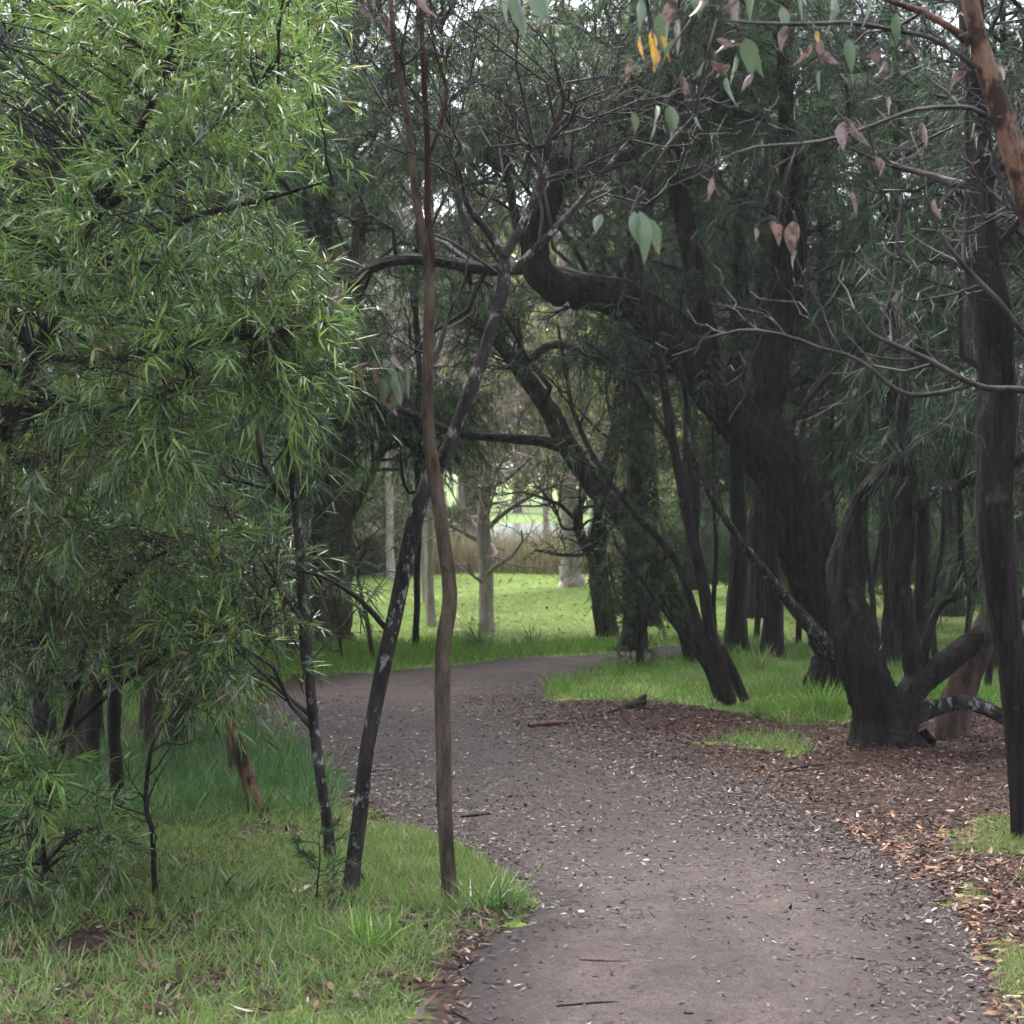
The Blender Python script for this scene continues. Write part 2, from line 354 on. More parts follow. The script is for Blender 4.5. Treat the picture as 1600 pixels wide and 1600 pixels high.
M['ground'] = ground_mat(); M['path'] = path_mat()
wm, t_, b_ = new_mat('pond_water'); b_.inputs['Base Color'].default_value = (.03, .04, .035, 1); b_.inputs['Roughness'].default_value = .2
bp_ = t_.nodes.new('ShaderNodeBump'); bp_.inputs['Strength'].default_value = .15; nn_ = noise(t_, 1.5, 3); t_.links.new(nn_.outputs[0], bp_.inputs['Height']); t_.links.new(bp_.outputs[0], b_.inputs['Normal'])
M['water'] = wm

# ------------------------------------------------------------------ the setting: ground, path, pond
PAIRS = [((640, 2400), (1750, 2400)), ((690, 1900), (1640, 1900)), ((705, 1600), (1560, 1600)), ((745, 1500), (1530, 1500)), ((835, 1420), (1470, 1400)),
         ((760, 1345), (1330, 1300)), ((640, 1292), (1200, 1230)), ((540, 1245), (1080, 1180)), ((455, 1185), (960, 1140)), ((405, 1140), (890, 1112)),
         ((420, 1095), (845, 1090)), ((520, 1062), (845, 1076)), ((650, 1045), (868, 1064)), ((780, 1034), (915, 1052)), ((900, 1024), (990, 1040)),
         ((1010, 1015), (1080, 1027)), ((1160, 1007), (1200, 1016)), ((1400, 1000), (1420, 1008)), ((1750, 994), (1760, 1002))]
LP = catmull(np.array([G(*a) for a, b in PAIRS]), 150); RP = catmull(np.array([G(*b) for a, b in PAIRS]), 150)
PATHPOLY = np.vstack([LP, RP[::-1]])
TURF_LEFT = gpoly([(-900, 2400), (640, 2400), (690, 1900), (705, 1600), (745, 1500), (835, 1420), (760, 1345), (640, 1292), (540, 1245), (455, 1190), (300, 1170), (-600, 1150)])
TURF_RIGHT = gpoly([(845, 1090), (860, 1070), (920, 1056), (1000, 1045), (1080, 1032), (1300, 1018), (2000, 1005), (2000, 1125), (1700, 1120), (1560, 1112), (1400, 1090), (1345, 1132), (1270, 1128), (1140, 1112), (1030, 1098), (950, 1098), (890, 1100)])
TURF_SPOT = gpoly([(1110, 1165), (1170, 1150), (1245, 1165), (1200, 1180)])
TURF_EDGE = gpoly([(1490, 1330), (1540, 1280), (1640, 1290), (1700, 1800), (1560, 1610), (1570, 1480), (1520, 1410)])
def turf(x, y):
    g = np.zeros(np.shape(x))
    for p in (TURF_LEFT, TURF_RIGHT, TURF_SPOT, TURF_EDGE): g = np.maximum(g, inturf(x, y, p) * 1.0)
    far = (y > 17.0) & ~inpoly(x, y, PATHPOLY) & (y < 60)
    g = np.where(far, 1.0, g)
    g = np.where(inpoly(x, y, TURF_EDGE), .28, g)
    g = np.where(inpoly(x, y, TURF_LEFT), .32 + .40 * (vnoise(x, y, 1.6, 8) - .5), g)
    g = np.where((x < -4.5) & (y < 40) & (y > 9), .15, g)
    return np.where((y > 110), .62, g)
def axis(segs):
    a = [np.arange(s, e, st) for s, e, st in segs]; return np.concatenate(a)
gx = axis([(-600, -200, 100), (-200, -30, 10), (-30, -7, 1), (-7, 7, .09), (7, 30, 1), (30, 200, 10), (200, 601, 100)])
gy = axis([(-60, 0, 6), (0, 3.5, .5), (3.5, 23, .09), (23, 42, .35), (42, 150, 3), (150, 400, 25), (400, 1001, 100)])
X, Y = np.meshgrid(gx, gy)
mb = MB(); nx = len(gx)
i = np.arange(len(gy) - 1)[:, None] * nx; j = np.arange(nx - 1)[None]
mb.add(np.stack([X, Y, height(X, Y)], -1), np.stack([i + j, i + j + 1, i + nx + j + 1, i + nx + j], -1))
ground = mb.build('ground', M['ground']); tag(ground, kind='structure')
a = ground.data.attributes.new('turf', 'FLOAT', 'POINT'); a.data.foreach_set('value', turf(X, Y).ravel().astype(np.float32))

n_, w_ = 400, 30
Lr = catmull(LP, n_); Rr = catmull(RP, n_)
u = np.linspace(0, 1, w_)[None, :, None]
e1 = (vnoise(np.arange(n_), np.zeros(n_), .35, 5) - .5) * .16; e2 = (vnoise(np.arange(n_), np.zeros(n_), .12, 6) - .5) * .5 + (vnoise(np.arange(n_), np.zeros(n_), .5, 7) - .5) * .2
acr = norm(Rr - Lr); Lr = Lr + acr * e1[:, None]; Rr = Rr + acr * e2[:, None]
PP = Lr[:, None] * (1 - u) + Rr[:, None] * u
mb = MB(); i = np.arange(n_ - 1)[:, None] * w_; j = np.arange(w_ - 1)[None]
mb.add(np.concatenate([PP, (height(PP[..., 0], PP[..., 1]) + .006 + .012 * np.sin(u[..., 0] * np.pi))[..., None]], -1), np.stack([i + j, i + j + 1, i + w_ + j + 1, i + w_ + j], -1))
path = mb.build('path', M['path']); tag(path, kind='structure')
litter_shade = np.maximum(.9 * sstep(.5, .95, np.broadcast_to(u[0, :, 0][None], (n_, w_))), 1 - sstep(0, .22, np.broadcast_to(u[0, :, 0][None], (n_, w_))))
dd_ = PP[..., 1]; litter_shade = np.maximum(litter_shade, 1.05 * sstep(7.6, 9.5, dd_) * (1 - sstep(13.5, 15.5, dd_))) * 1.0  # middle stretch: real litter and painted canopy shade in one mask
a = path.data.attributes.new('litter', 'FLOAT', 'POINT'); a.data.foreach_set('value', litter_shade.ravel().astype(np.float32))

mb = MB(); mb.add([[-14, 43, -.36], [11, 43, -.36], [11, 126, -.36], [-14, 126, -.36]], [[0, 1, 2, 3]])
tag(mb.build('pond_water', M['water']), kind='structure')

# ------------------------------------------------------------------ trees
def px_pts(pts, d):
    """photo points with their own distance d (each may add its own offset)"""
    return np.array([W(p[0], p[1], d + (p[2] if len(p) > 2 else 0)) for p in pts])
def pxr(ws, d): return np.array(ws, float) / F * d * .5

def traced(name, label, base, trunk, tw, bark, limbs=(), tag_cat='tree', flare=.35, sides=14, rough=.08, group=None, d=None, step=.04):
    d = d or gd(base[1]); bx, by = (base[0] - 800) / F * d, d
    o3 = np.array([bx, by, height(np.array(bx), np.array(by)).item() - .02])
    root = thing(name, label, tag_cat, o3, group)
    tp = px_pts(trunk, d); tp[0] = o3; tp = np.vstack([o3 - [0, 0, max(.08, tw[0] / F * d * .5)], tp]); tw = [tw[0]] + list(tw)
    mb = MB(); P, R = limb(mb, tp, pxr(tw, d), sides, rough, flare=flare, step=step)
    mb.build('trunk', bark, root, o3)
    res = [(P, R)]
    for (lp, lw, *ex) in limbs:
        mb = MB(); Pl, Rl = limb(mb, px_pts(lp, d), pxr(lw, d), max(7, sides - 4), rough, step=step)
        mb.build('limb', ex[0] if ex else bark, root, o3); res.append((Pl, Rl))
    return root, o3, res

def crown(root, o3, res, twig, leaf, levels, leafspec=None, name='crown'):
    """twigs (and leaves) grown from the limbs in res; levels = list of grow() kwargs"""
    P = np.stack([r[0] for r in res]); R = np.stack([r[1] for r in res]); mb = MB()
    for k, kw in enumerate(levels):
        P, R = grow(P, R, **kw); tubes(mb, P, R, 5 if k == 0 else 3, 0)
    if leafspec: leaves_on(mb, P, mat=1, **leafspec)
    return mb.build(name, [twig, leaf] if leaf else [twig], root, o3)

FINE = dict(m=16, L=(.07, .14), Wd=(.005, .009), ang=(15, 50), droop=.5, prof='needle', bend=.1)

# --- free standing forest trees for the woods behind (prototypes, then copies)
def proto_tree(name, label, cat, H, r0, bark, twig, leaf, nl, cl, crown_from, l1, l2, leafspec, lean=.03, group=None, up=.25, droop=.1, l3=None):
    root = thing(name, label, cat, (0, 0, 0), group)
    mb = MB(); k = 8
    z = np.linspace(-.15, H, k); p = np.c_[np.cumsum(rng.normal(0, lean * H / k, k)), np.cumsum(rng.normal(0, lean * H / k, k)), z]; p[0, :2] = 0
    P, R = limb(mb, p, r0 * (1 - .8 * np.linspace(0, 1, k)), 14, .09, flare=.75, step=.08)
    mb.build('trunk', bark, root)
    mb = MB(); P = P[None]; R = R[None]
    P1, R1 = grow(P, R, nl, (crown_from, 1), l1, (35, 80), up, droop, K=6, rs=.5); tubes(mb, P1, R1, 5)
    P2, R2 = grow(P1, R1, cl, (.2, 1), l2, (25, 70), .1, droop); tubes(mb, P2, R2, 3)
    P3, R3 = grow(P2, R2, *(l3 or (5, (.15, 1), (.25, .5), (20, 60), 0, droop * 2))); tubes(mb, P3, R3, 3)
    if leafspec: leaves_on(mb, P3, mat=1, **leafspec)
    mb.build('crown', [twig, leaf] if leaf else [twig], root)
    return root
def put(proto, first, px, d, sc=1., rz=None, label=None, base_z=None, group=None):
    o = proto if first else copy_tree(proto)
    x = (px - 800) / F * d
    o.location = (x, d, height(np.array(x), np.array(d)).item() - .03)
    o.rotation_euler = (0, 0, rng.uniform(0, 6.28) if rz is None else rz); o.scale = (sc, sc, sc * rng.uniform(.93, 1.07))
    if label: o['label'] = label
    if group: o['group'] = group
    return o

# dark fine-leaved trees of the right wood
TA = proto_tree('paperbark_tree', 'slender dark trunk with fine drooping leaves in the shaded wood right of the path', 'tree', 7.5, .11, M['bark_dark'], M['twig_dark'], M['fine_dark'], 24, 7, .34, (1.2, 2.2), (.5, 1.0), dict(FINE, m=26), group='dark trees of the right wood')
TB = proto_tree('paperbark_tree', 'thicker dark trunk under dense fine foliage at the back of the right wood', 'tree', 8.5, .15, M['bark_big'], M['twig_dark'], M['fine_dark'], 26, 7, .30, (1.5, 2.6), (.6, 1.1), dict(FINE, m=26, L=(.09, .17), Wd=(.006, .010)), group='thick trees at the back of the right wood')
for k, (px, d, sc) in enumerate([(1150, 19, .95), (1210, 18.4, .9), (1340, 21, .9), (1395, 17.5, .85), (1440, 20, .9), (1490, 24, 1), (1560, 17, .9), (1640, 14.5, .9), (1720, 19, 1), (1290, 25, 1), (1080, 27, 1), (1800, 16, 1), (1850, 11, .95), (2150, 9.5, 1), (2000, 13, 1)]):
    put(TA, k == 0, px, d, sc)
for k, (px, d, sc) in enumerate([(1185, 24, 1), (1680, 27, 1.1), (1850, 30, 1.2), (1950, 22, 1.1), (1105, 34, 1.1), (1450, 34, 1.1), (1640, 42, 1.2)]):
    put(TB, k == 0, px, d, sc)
# left wood
TC = proto_tree('thicket_tree', 'slender dark trunk in the thicket behind the bright leaved wattle', 'tree', 7, .085, M['bark_dark'], M['twig_dark'], M['fine'], 24, 7, .2, (1.0, 1.9), (.5, .9), dict(FINE, m=26), group='trees of the left thicket')
for k, (px, d, sc) in enumerate([(145, 12, .9), (240, 13, .9), (275, 11.5, .85), (330, 14, 1), (60, 12.5, 1), (-60, 11, 1), (190, 16, 1), (410, 19, .95), (330, 20, 1), (240, 21, 1), (100, 19, 1), (-40, 18, 1.05), (-200, 15, 1), (-120, 24, 1.1), (20, 26, 1.1), (180, 28, 1.1), (300, 30, 1.1), (400, 28, 1.0), (-300, 22, 1.1)]):
    put(TC, k == 0, px, d, sc)
# understorey shrubs that close the left thicket
SH = proto_tree('understorey_shrub', 'low dark green shrub among the trunks of the left thicket', 'shrub', 1.7, .03, M['bark_dark'], M['twig_dark'], M['fine'], 16, 6, .05, (.5, 1.0), (.3, .5), dict(FINE, m=22), up=.35, group='shrubs under the left thicket')
for k, (px, d, sc) in enumerate([(20, 14, 1), (120, 17, 1.1), (220, 18.5, 1.1), (300, 16.5, 1), (360, 21, 1.2), (420, 24, 1.2), (-80, 16, 1.2), (60, 22, 1.4), (170, 24, 1.4), (280, 25, 1.4), (-150, 20, 1.4)]):
    put(SH, k == 0, px, d, sc)
PS = proto_tree('pond_shrub', 'bushy green shrub thicket standing along the pond shore', 'shrub', 2.2, .03, M['bark_grey'], M['twig'], M['grey_green'], 20, 6, .03, (.6, 1.2), (.3, .6), dict(m=15, L=(.07, .14), Wd=(.016, .03), ang=(20, 70), droop=.2, prof='lance', bend=.1), up=.4, group='shrubs along the pond shore')
for k, (px, d, sc) in enumerate([(1010, 37, 1.0), (1060, 39, 1.2), (1110, 36, 1.1), (1165, 38, 1.3), (1220, 36, 1.1), (1275, 39, 1.3), (1330, 36, 1.2), (1385, 38, 1.3), (1440, 36, 1.2), (1500, 38, 1.4), (1555, 36, 1.2), (1610, 38, 1.3), (1680, 37, 1.3), (1750, 38, 1.4), (965, 40, .9),
                                 (640, 39, .8), (600, 37, 1.0), (555, 38, 1.1), (505, 36, 1.1), (455, 38, 1.2), (400, 37, 1.2), (345, 38, 1.3), (290, 37, 1.3), (700, 43, .85)]):
    put(PS, k == 0, px, d, sc)
TS = proto_tree('slender_sapling', 'thin dark stem with hanging leaves in the understorey of the right wood', 'sapling', 4.6, .035, M['bark_dark'], M['twig_dark'], M['fine_dark'], 18, 5, .30, (.4, .9), (.25, .5), dict(FINE, m=11, droop=.8), lean=.07, group='saplings in the right wood')
for k, (px, d, sc) in enumerate([(1075, 22, 1), (1120, 20.5, .9), (1180, 21, 1.0), (1245, 20, .95), (1300, 19, .9), (1355, 18.6, 1), (1370, 23, 1), (1422, 19, .95), (1465, 17.5, 1), (1505, 20, 1), (1540, 16, .9), (1585, 18, 1), (1265, 24, 1.1), (1525, 26, 1.1), (1400, 26, 1.1), (1330, 27, 1.1), (1160, 27, 1.1), (1630, 16, 1)]):
    put(TS, k == 0, px, d, sc)
RS = proto_tree('woodland_shrub', 'dark leafy shrub filling the gaps between trunks at the back of the right wood', 'shrub', 1.5, .03, M['bark_dark'], M['twig_dark'], M['fine'], 18, 6, .05, (.5, 1.0), (.3, .5), dict(FINE, m=20), up=.4, group='shrubs in the right wood')
for k, (px, d, sc) in enumerate([(1105, 31, .8), (1145, 26, .55), (1235, 25, .6), (1345, 24, .65), (1415, 26, .7), (1455, 23, .6), (1515, 22, .65), (1300, 29, .8), (1255, 31, .9), (1370, 33, 1.0), (1480, 29, .8), (1570, 25, .9), (1630, 22, 1.1)]):
    put(RS, k == 0, px, d, sc)
# high trees above the path, middle distance
TD = proto_tree('canopy_tree', 'tall fine leaved tree closing the canopy over the bend of the path', 'tree', 9.5, .13, M['bark_dark'], M['twig'], M['fine'], 30, 8, .40, (1.6, 2.8), (.6, 1.2), dict(FINE, m=36, L=(.09, .17), Wd=(.006, .010)), group='canopy trees over the bend')
for k, (px, d, sc) in enumerate([(470, 26, 1.0), (1010, 23, 1.0), (985, 19.5, .9), (420, 36, 1.3), (500, 21, .95), (1060, 44, 1.4), (445, 44, 1.5), (1010, 48, 1.5)]):
    put(TD, k == 0, px, d, sc)
# bare pinkish-grey trees beside the pond
TE = proto_tree('bare_tree', 'leafless grey twiggy tree on the lawn before the pond', 'tree', 7.5, .065, M['bark_pale'], M['twig_pale'], None, 22, 8, .22, (1.2, 2.4), (.6, 1.2), None, group='bare trees before the pond', l3=(7, (.15, 1), (.3, .7), (20, 60), 0, .1))
for k, (px, d, sc) in enumerate([(675, 23, .9), (668, 27, 1.0), (612, 36, 1.2), (560, 40, 1.3), (850, 44, 1.3), (500, 44, 1.3)]):
    put(TE, k == 0, px, d, sc)
# far bank trees
TF = proto_tree('bank_tree', 'pale green tree on the far bank of the pond', 'tree', 11, .2, M['bark_grey'], M['twig'], M['pond_leaf'], 26, 7, .12, (2.2, 4.2), (.9, 1.8), dict(m=12, L=(.25, .45), Wd=(.05, .10), ang=(20, 70), droop=.3, prof='lance', bend=.1), group='trees on the far bank')
for k in range(26):
    put(TF, k == 0, 250 + k * 46 + rng.uniform(-20, 20), rng.uniform(132, 170), rng.uniform(1.1, 1.7))
TG = proto_tree('pond_side_tree', 'grey green tree along the side of the pond', 'tree', 10, .16, M['bark_grey'], M['twig'], M['grey_green'], 28, 7, .28, (1.8, 3.4), (.8, 1.5), dict(m=14, L=(.18, .30), Wd=(.025, .05), ang=(20, 70), droop=.4, prof='lance', bend=.1), group='trees beside the pond')
for k, (px, d, sc) in enumerate([(738, 47, 1.5), (885, 49, 1.5), (560, 62, 1.1), (480, 56, 1.2), (380, 52, 1.2), (620, 84, 1.1), (960, 58, 1.1), (1060, 54, 1.2), (1160, 60, 1.3), (1280, 56, 1.3), (930, 90, 1.1), (270, 50, 1.2), (140, 52, 1.3), (0, 50, 1.3), (1400, 60, 1.4), (1540, 58, 1.4), (1700, 60, 1.4), (-150, 48, 1.3)]):
    put(TG, k == 0, px, d, sc)

# --- traced trees, left to right
# slim left tree with a pale side limb
r_, o_, res = traced('lichened_sapling', 'slim grey tree with a pale lichened side limb left of the leaning black trunk', (516, 1350),
    [(516, 1350), (510, 1285), (497, 1190), (487, 1090), (479, 990), (472, 900), (464, 820), (456, 740), (446, 670), (428, 600), (420, 500), (430, 400)], [19, 18, 17, 17, 16, 16, 15, 14, 11, 8, 6, 4], M['bark_lichen2'],
    [([(464, 815), (445, 780), (420, 745), (405, 700), (398, 650, .1), (385, 590, .2)], [11, 10, 9, 8, 6, 3], M['bark_lichen2']),
     ([(489, 1100), (478, 1060), (472, 1010), (470, 960), (462, 900)], [8, 7, 7, 6, 4]),
     ([(470, 905), (440, 895), (400, 880, .2), (350, 850, .4), (300, 820, .5)], [7, 6, 5, 4, 2])], flare=.3)
crown(r_, o_, res, M['twig'], M['fine'], [dict(m=7, ln=(.4, .9), up=.1), dict(m=5, ln=(.2, .45), droop=.2)], dict(FINE, m=9))
# leaning lichen-spotted black tree
r_, o_, res = traced('leaning_tree', 'black trunk spotted with white lichen leaning across behind the slim brown tree', (546, 1402),
    [(546, 1402), (551, 1345), (562, 1270), (573, 1180), (590, 1090), (612, 990), (630, 900), (648, 810), (668, 752), (697, 705), (722, 645), (748, 578), (768, 515), (784, 455), (788, 395)],
    [28, 25, 24, 23, 23, 24, 24, 27, 26, 24, 22, 21, 20, 20, 20], M['bark_lichen'],
    [([(787, 400), (760, 360), (733, 325), (712, 265, .1), (693, 195, .2), (690, 150, .2)], [14, 12, 10, 9, 7, 5], M['bark_lichen2']),
     ([(788, 400), (812, 360), (836, 310), (852, 255), (858, 215), (880, 160), (872, 125), (865, 80)], [17, 15, 14, 12, 11, 8, 6, 4], M['bark_lichen2']),
     ([(858, 225), (835, 230), (815, 220), (805, 205)], [8, 7, 6, 4], M['bark_lichen2']),
     ([(800, 425), (835, 390), (870, 355), (910, 310, .1), (950, 260, .1), (985, 215, .2)], [11, 12, 11, 9, 7, 5], M['bark_lichen2']),
     ([(606, 985), (585, 960), (560, 935), (530, 915), (500, 900), (440, 885, .2)], [9, 9, 8, 6, 5, 4], M['bark_dark']),
     ([(668, 760), (640, 770), (628, 740), (625, 690)], [7, 6, 5, 3], M['bark_dark']),
     ([(775, 425), (740, 400), (700, 375), (660, 360, .1)], [6, 5, 4, 3], M['twig'])], flare=.25)
crown(r_, o_, res[1:4] + res[4:5], M['twig'], None, [dict(m=9, ln=(.3, .9), up=.1, wob=.13), dict(m=5, ln=(.2, .5), wob=.13), dict(m=3, ln=(.1, .3), wob=.12)])
# slim brown tree
r_, o_, res = traced('slim_brown_tree', 'slim brown tree with a kinked trunk standing in the grass at the path edge', (705, 1416),
    [(705, 1416), (701, 1370), (695, 1290), (692, 1200), (691, 1080), (694, 1000), (703, 945), (701, 900), (692, 840), (685, 785), (676, 735), (669, 660), (668, 590), (670, 520), (672, 450), (666, 385), (652, 325), (645, 270), (638, 195), (624, 120), (615, 50), (606, -60)],
    [30, 25, 24, 24, 24, 25, 24, 22, 21, 22, 22, 18, 17, 17, 18, 15, 13, 12, 12, 10, 9, 7], M['bark_brown'],
    [([(672, 455), (675, 390), (668, 330), (668, 250), (664, 160), (660, 70), (655, -60)], [11, 11, 11, 10, 9, 8, 6], M['bark_red']),
     ([(648, 300), (640, 240), (610, 180, .1), (570, 110, .2), (530, 40, .2), (500, -30, .3)], [4, 6, 5, 5, 4, 3], M['twig']),
     ([(672, 240), (690, 190), (698, 140), (686, 100), (675, 50), (672, -20)], [6, 7, 6, 5, 4, 3], M['bark_red'])], flare=.6, sides=12, rough=.06)
crown(r_, o_, res[:1] + res[1:4], M['twig'], None, [dict(m=6, ln=(.3, .8), tr=(.6, 1), up=.2), dict(m=4, ln=(.15, .4))])
slim = (r_, o_)
# mossy arching tree
r_, o_, res = traced('mossy_leaning_tree', 'dark mossy trunk arching left over the bend of the path', (1095, 1035),
    [(1095, 1035), (1072, 980), (1045, 925), (1010, 865), (975, 815), (940, 775), (905, 722), (872, 670), (845, 625), (815, 580), (790, 545), (745, 500, .3), (700, 430, .6)],
    [44, 38, 36, 35, 34, 34, 33, 32, 29, 26, 22, 16, 8], M['bark_moss'],
    [([(885, 700), (850, 690), (800, 685), (750, 682), (700, 672), (650, 650), (600, 632), (550, 622, -.3), (510, 600, -.6), (470, 580, -1)], [20, 18, 15, 13, 13, 13, 11, 9, 8, 5], M['bark_dark']),
     ([(600, 632), (560, 610, -.2), (520, 600, -.3), (480, 575, -.5)], [6, 8, 6, 4], M['bark_dark']),
     ([(815, 580), (850, 545), (880, 540), (930, 560), (980, 600, .3)], [14, 14, 12, 9, 6], M['bark_dark']),
     ([(790, 550), (770, 480), (760, 420, .3), (720, 330, .6), (700, 200, .8), (690, 50, 1), (700, -120, 1)], [14, 13, 12, 10, 9, 7, 4], M['bark_dark'])], flare=.3)
crown(r_, o_, res, M['twig_dark'], M['fine'], [dict(m=13, ln=(.6, 1.7), up=.6, tr=(.68, 1)), dict(m=8, ln=(.3, .9), up=.1), dict(m=4, ln=(.15, .4), droop=.2)], dict(FINE, m=18))
# arm trees behind with mossy arms
r_, o_, res = traced('dark_limbed_tree', 'reddish dark tree with two arms left of the mossy shrub at the lawn edge', (950, 992),
    [(950, 992), (942, 930), (932, 870), (940, 800), (950, 730), (965, 660), (975, 590), (985, 500), (975, 400)], [36, 32, 28, 26, 24, 22, 18, 14, 8], M['bark_moss'],
    [([(942, 905), (925, 870), (908, 835), (903, 800), (915, 775)], [16, 18, 17, 14, 6], M['bark_dark']),
     ([(905, 825), (880, 825), (870, 800), (860, 780), (835, 760, .3)], [6, 5, 5, 4, 3], M['twig_dark']),
     ([(945, 800), (985, 760), (1000, 720), (990, 680), (1010, 620)], [14, 13, 12, 10, 7], M['bark_red']),
     ([(962, 700), (985, 650), (1010, 600), (1020, 520)], [12, 11, 9, 6], M['bark_dark'])], d=21.5, flare=.3)
crown(r_, o_, res, M['twig_dark'], M['fine_yellow'], [dict(m=8, ln=(.6, 1.6), up=.1), dict(m=6, ln=(.3, .8)), dict(m=3, ln=(.15, .4))], dict(FINE, m=3, L=(.06, .1), Wd=(.012, .02), prof='lance'))
# hanging shrub in front of it
r_, o_, res = traced('drooping_shrub', 'dense dark green drooping shrub beside the path bend', (1000, 1026),
    [(1000, 1026), (998, 980), (990, 920), (985, 860), (975, 800)], [14, 12, 10, 8, 5], M['bark_dark'],
    [([(1000, 1000), (1020, 940), (1035, 890), (1040, 830)], [8, 7, 5, 3]), ([(998, 990), (970, 950), (955, 900), (950, 860)], [8, 6, 5, 3])], tag_cat='shrub', d=17.6)
crown(r_, o_, res, M['twig_dark'], M['fine'], [dict(m=18, ln=(.20, .42), tr=(.0, 1), droop=.1, up=.2), dict(m=7, ln=(.12, .26), droop=.3)], dict(FINE, m=18, L=(.05, .1), Wd=(.004, .007), droop=.3))
# multi-stem thin tree
r_, o_, res = traced('multi_stemmed_tree', 'cluster of thin dark stems fanning up from the grass left of the big leaning trunk', (1140, 1098),
    [(1150, 1098), (1128, 1040), (1108, 980), (1095, 900), (1082, 840), (1065, 760), (1048, 680), (1038, 600), (1025, 530), (1005, 450), (985, 360, .3)], [26, 22, 20, 19, 18, 17, 16, 14, 12, 9, 6], M['bark_dark'],
    [([(1128, 1096), (1105, 1020), (1085, 950), (1060, 885), (1035, 850), (995, 805), (955, 755), (920, 700), (895, 640), (885, 580), (870, 500)], [16, 15, 13, 12, 11, 10, 9, 8, 7, 6, 4]),
     ([(1120, 1090), (1100, 1040), (1060, 985), (1020, 930), (985, 880), (960, 850)], [10, 9, 8, 7, 5, 4]),
     ([(1165, 1095), (1140, 1040), (1118, 1000)], [16, 15, 12]),
     ([(1085, 850), (1088, 780), (1075, 700), (1072, 620), (1060, 540), (1065, 450)], [14, 13, 12, 10, 8, 5]),
     ([(1048, 690), (1015, 640), (985, 590), (950, 560), (910, 530)], [9, 8, 7, 5, 3])], flare=.25, sides=11)
crown(r_, o_, res[:1] + res[1:3] + res[4:], M['twig_dark'], M['fine_dark'], [dict(m=6, ln=(.3, .9), tr=(.55, 1), up=.2), dict(m=5, ln=(.2, .5), droop=.2), dict(m=3, ln=(.1, .3), droop=.3)], dict(FINE, m=5))
# the great leaning tree
r_, o_, res = traced('great_leaning_tree', 'massive dark furrowed trunk leaning left with its crown over the path', (1312, 1088),
    [(1346, 1090), (1322, 1020), (1293, 940), (1271, 865), (1242, 780), (1196, 705), (1148, 640), (1104, 588), (1056, 530), (1005, 486), (945, 458), (885, 456)],
    [98, 102, 102, 98, 94, 90, 78, 66, 62, 58, 54, 48], M['bark_big'],
    [([(885, 458), (850, 430), (838, 390), (845, 345), (862, 300), (878, 265, .2), (850, 240, .2), (815, 225, .3)], [48, 46, 42, 38, 34, 32, 28, 16], M['bark_big']),
     ([(1195, 730), (1190, 660), (1200, 590), (1212, 520), (1228, 450), (1235, 400), (1240, 320), (1230, 200), (1220, 60)], [56, 58, 58, 56, 54, 48, 38, 28, 18], M['bark_big']),
     ([(1110, 590), (1105, 520), (1085, 440), (1070, 350), (1060, 280), (1040, 180), (1050, 60)], [36, 36, 34, 32, 28, 20, 12], M['bark_big']),
     ([(870, 285), (920, 270), (970, 250), (1020, 215, .2), (1080, 130, .4)], [26, 22, 18, 13, 8], M['bark_dark']),
     ([(862, 430), (820, 380), (800, 320), (790, 270), (740, 230, -.3)], [18, 16, 13, 10, 6], M['bark_dark']),
     ([(1345, 1075, .1), (1305, 1028, -.16), (1270, 985, -.30), (1235, 942, -.4), (1200, 900, -.8), (1160, 850, -.9), (1120, 790, -1), (1090, 730, -1.1), (1070, 660, -1.2)], [40, 32, 23, 17, 14, 12, 10, 8, 5], M['bark_lichen2']),
     ([(1010, 480), (980, 450), (930, 440), (850, 420, .5), (760, 420, .8), (650, 405, 1), (580, 420, 1.2), (530, 460, 1.3), (490, 480, 1.5)], [24, 24, 22, 20, 19, 19, 17, 13, 7], M['bark_dark'])], flare=0, sides=48, rough=.10, step=.03)
crown(r_, o_, res[2:5] + res[5:6], M['twig'], M['fine'], [dict(m=13, ln=(.6, 1.8), tr=(.6, 1), up=.45, wob=.12), dict(m=8, ln=(.3, 1.0), wob=.12), dict(m=5, ln=(.15, .5), droop=.2)], dict(FINE, m=22))
crown(r_, o_, res[:2] + res[5:6] + res[7:], M['twig_dark'], None, [dict(m=12, ln=(.5, 1.5), tr=(.45, 1), up=.15, wob=.13), dict(m=7, ln=(.3, .9), wob=.14), dict(m=4, ln=(.15, .5), droop=.2, wob=.12)], name='twig_mass')
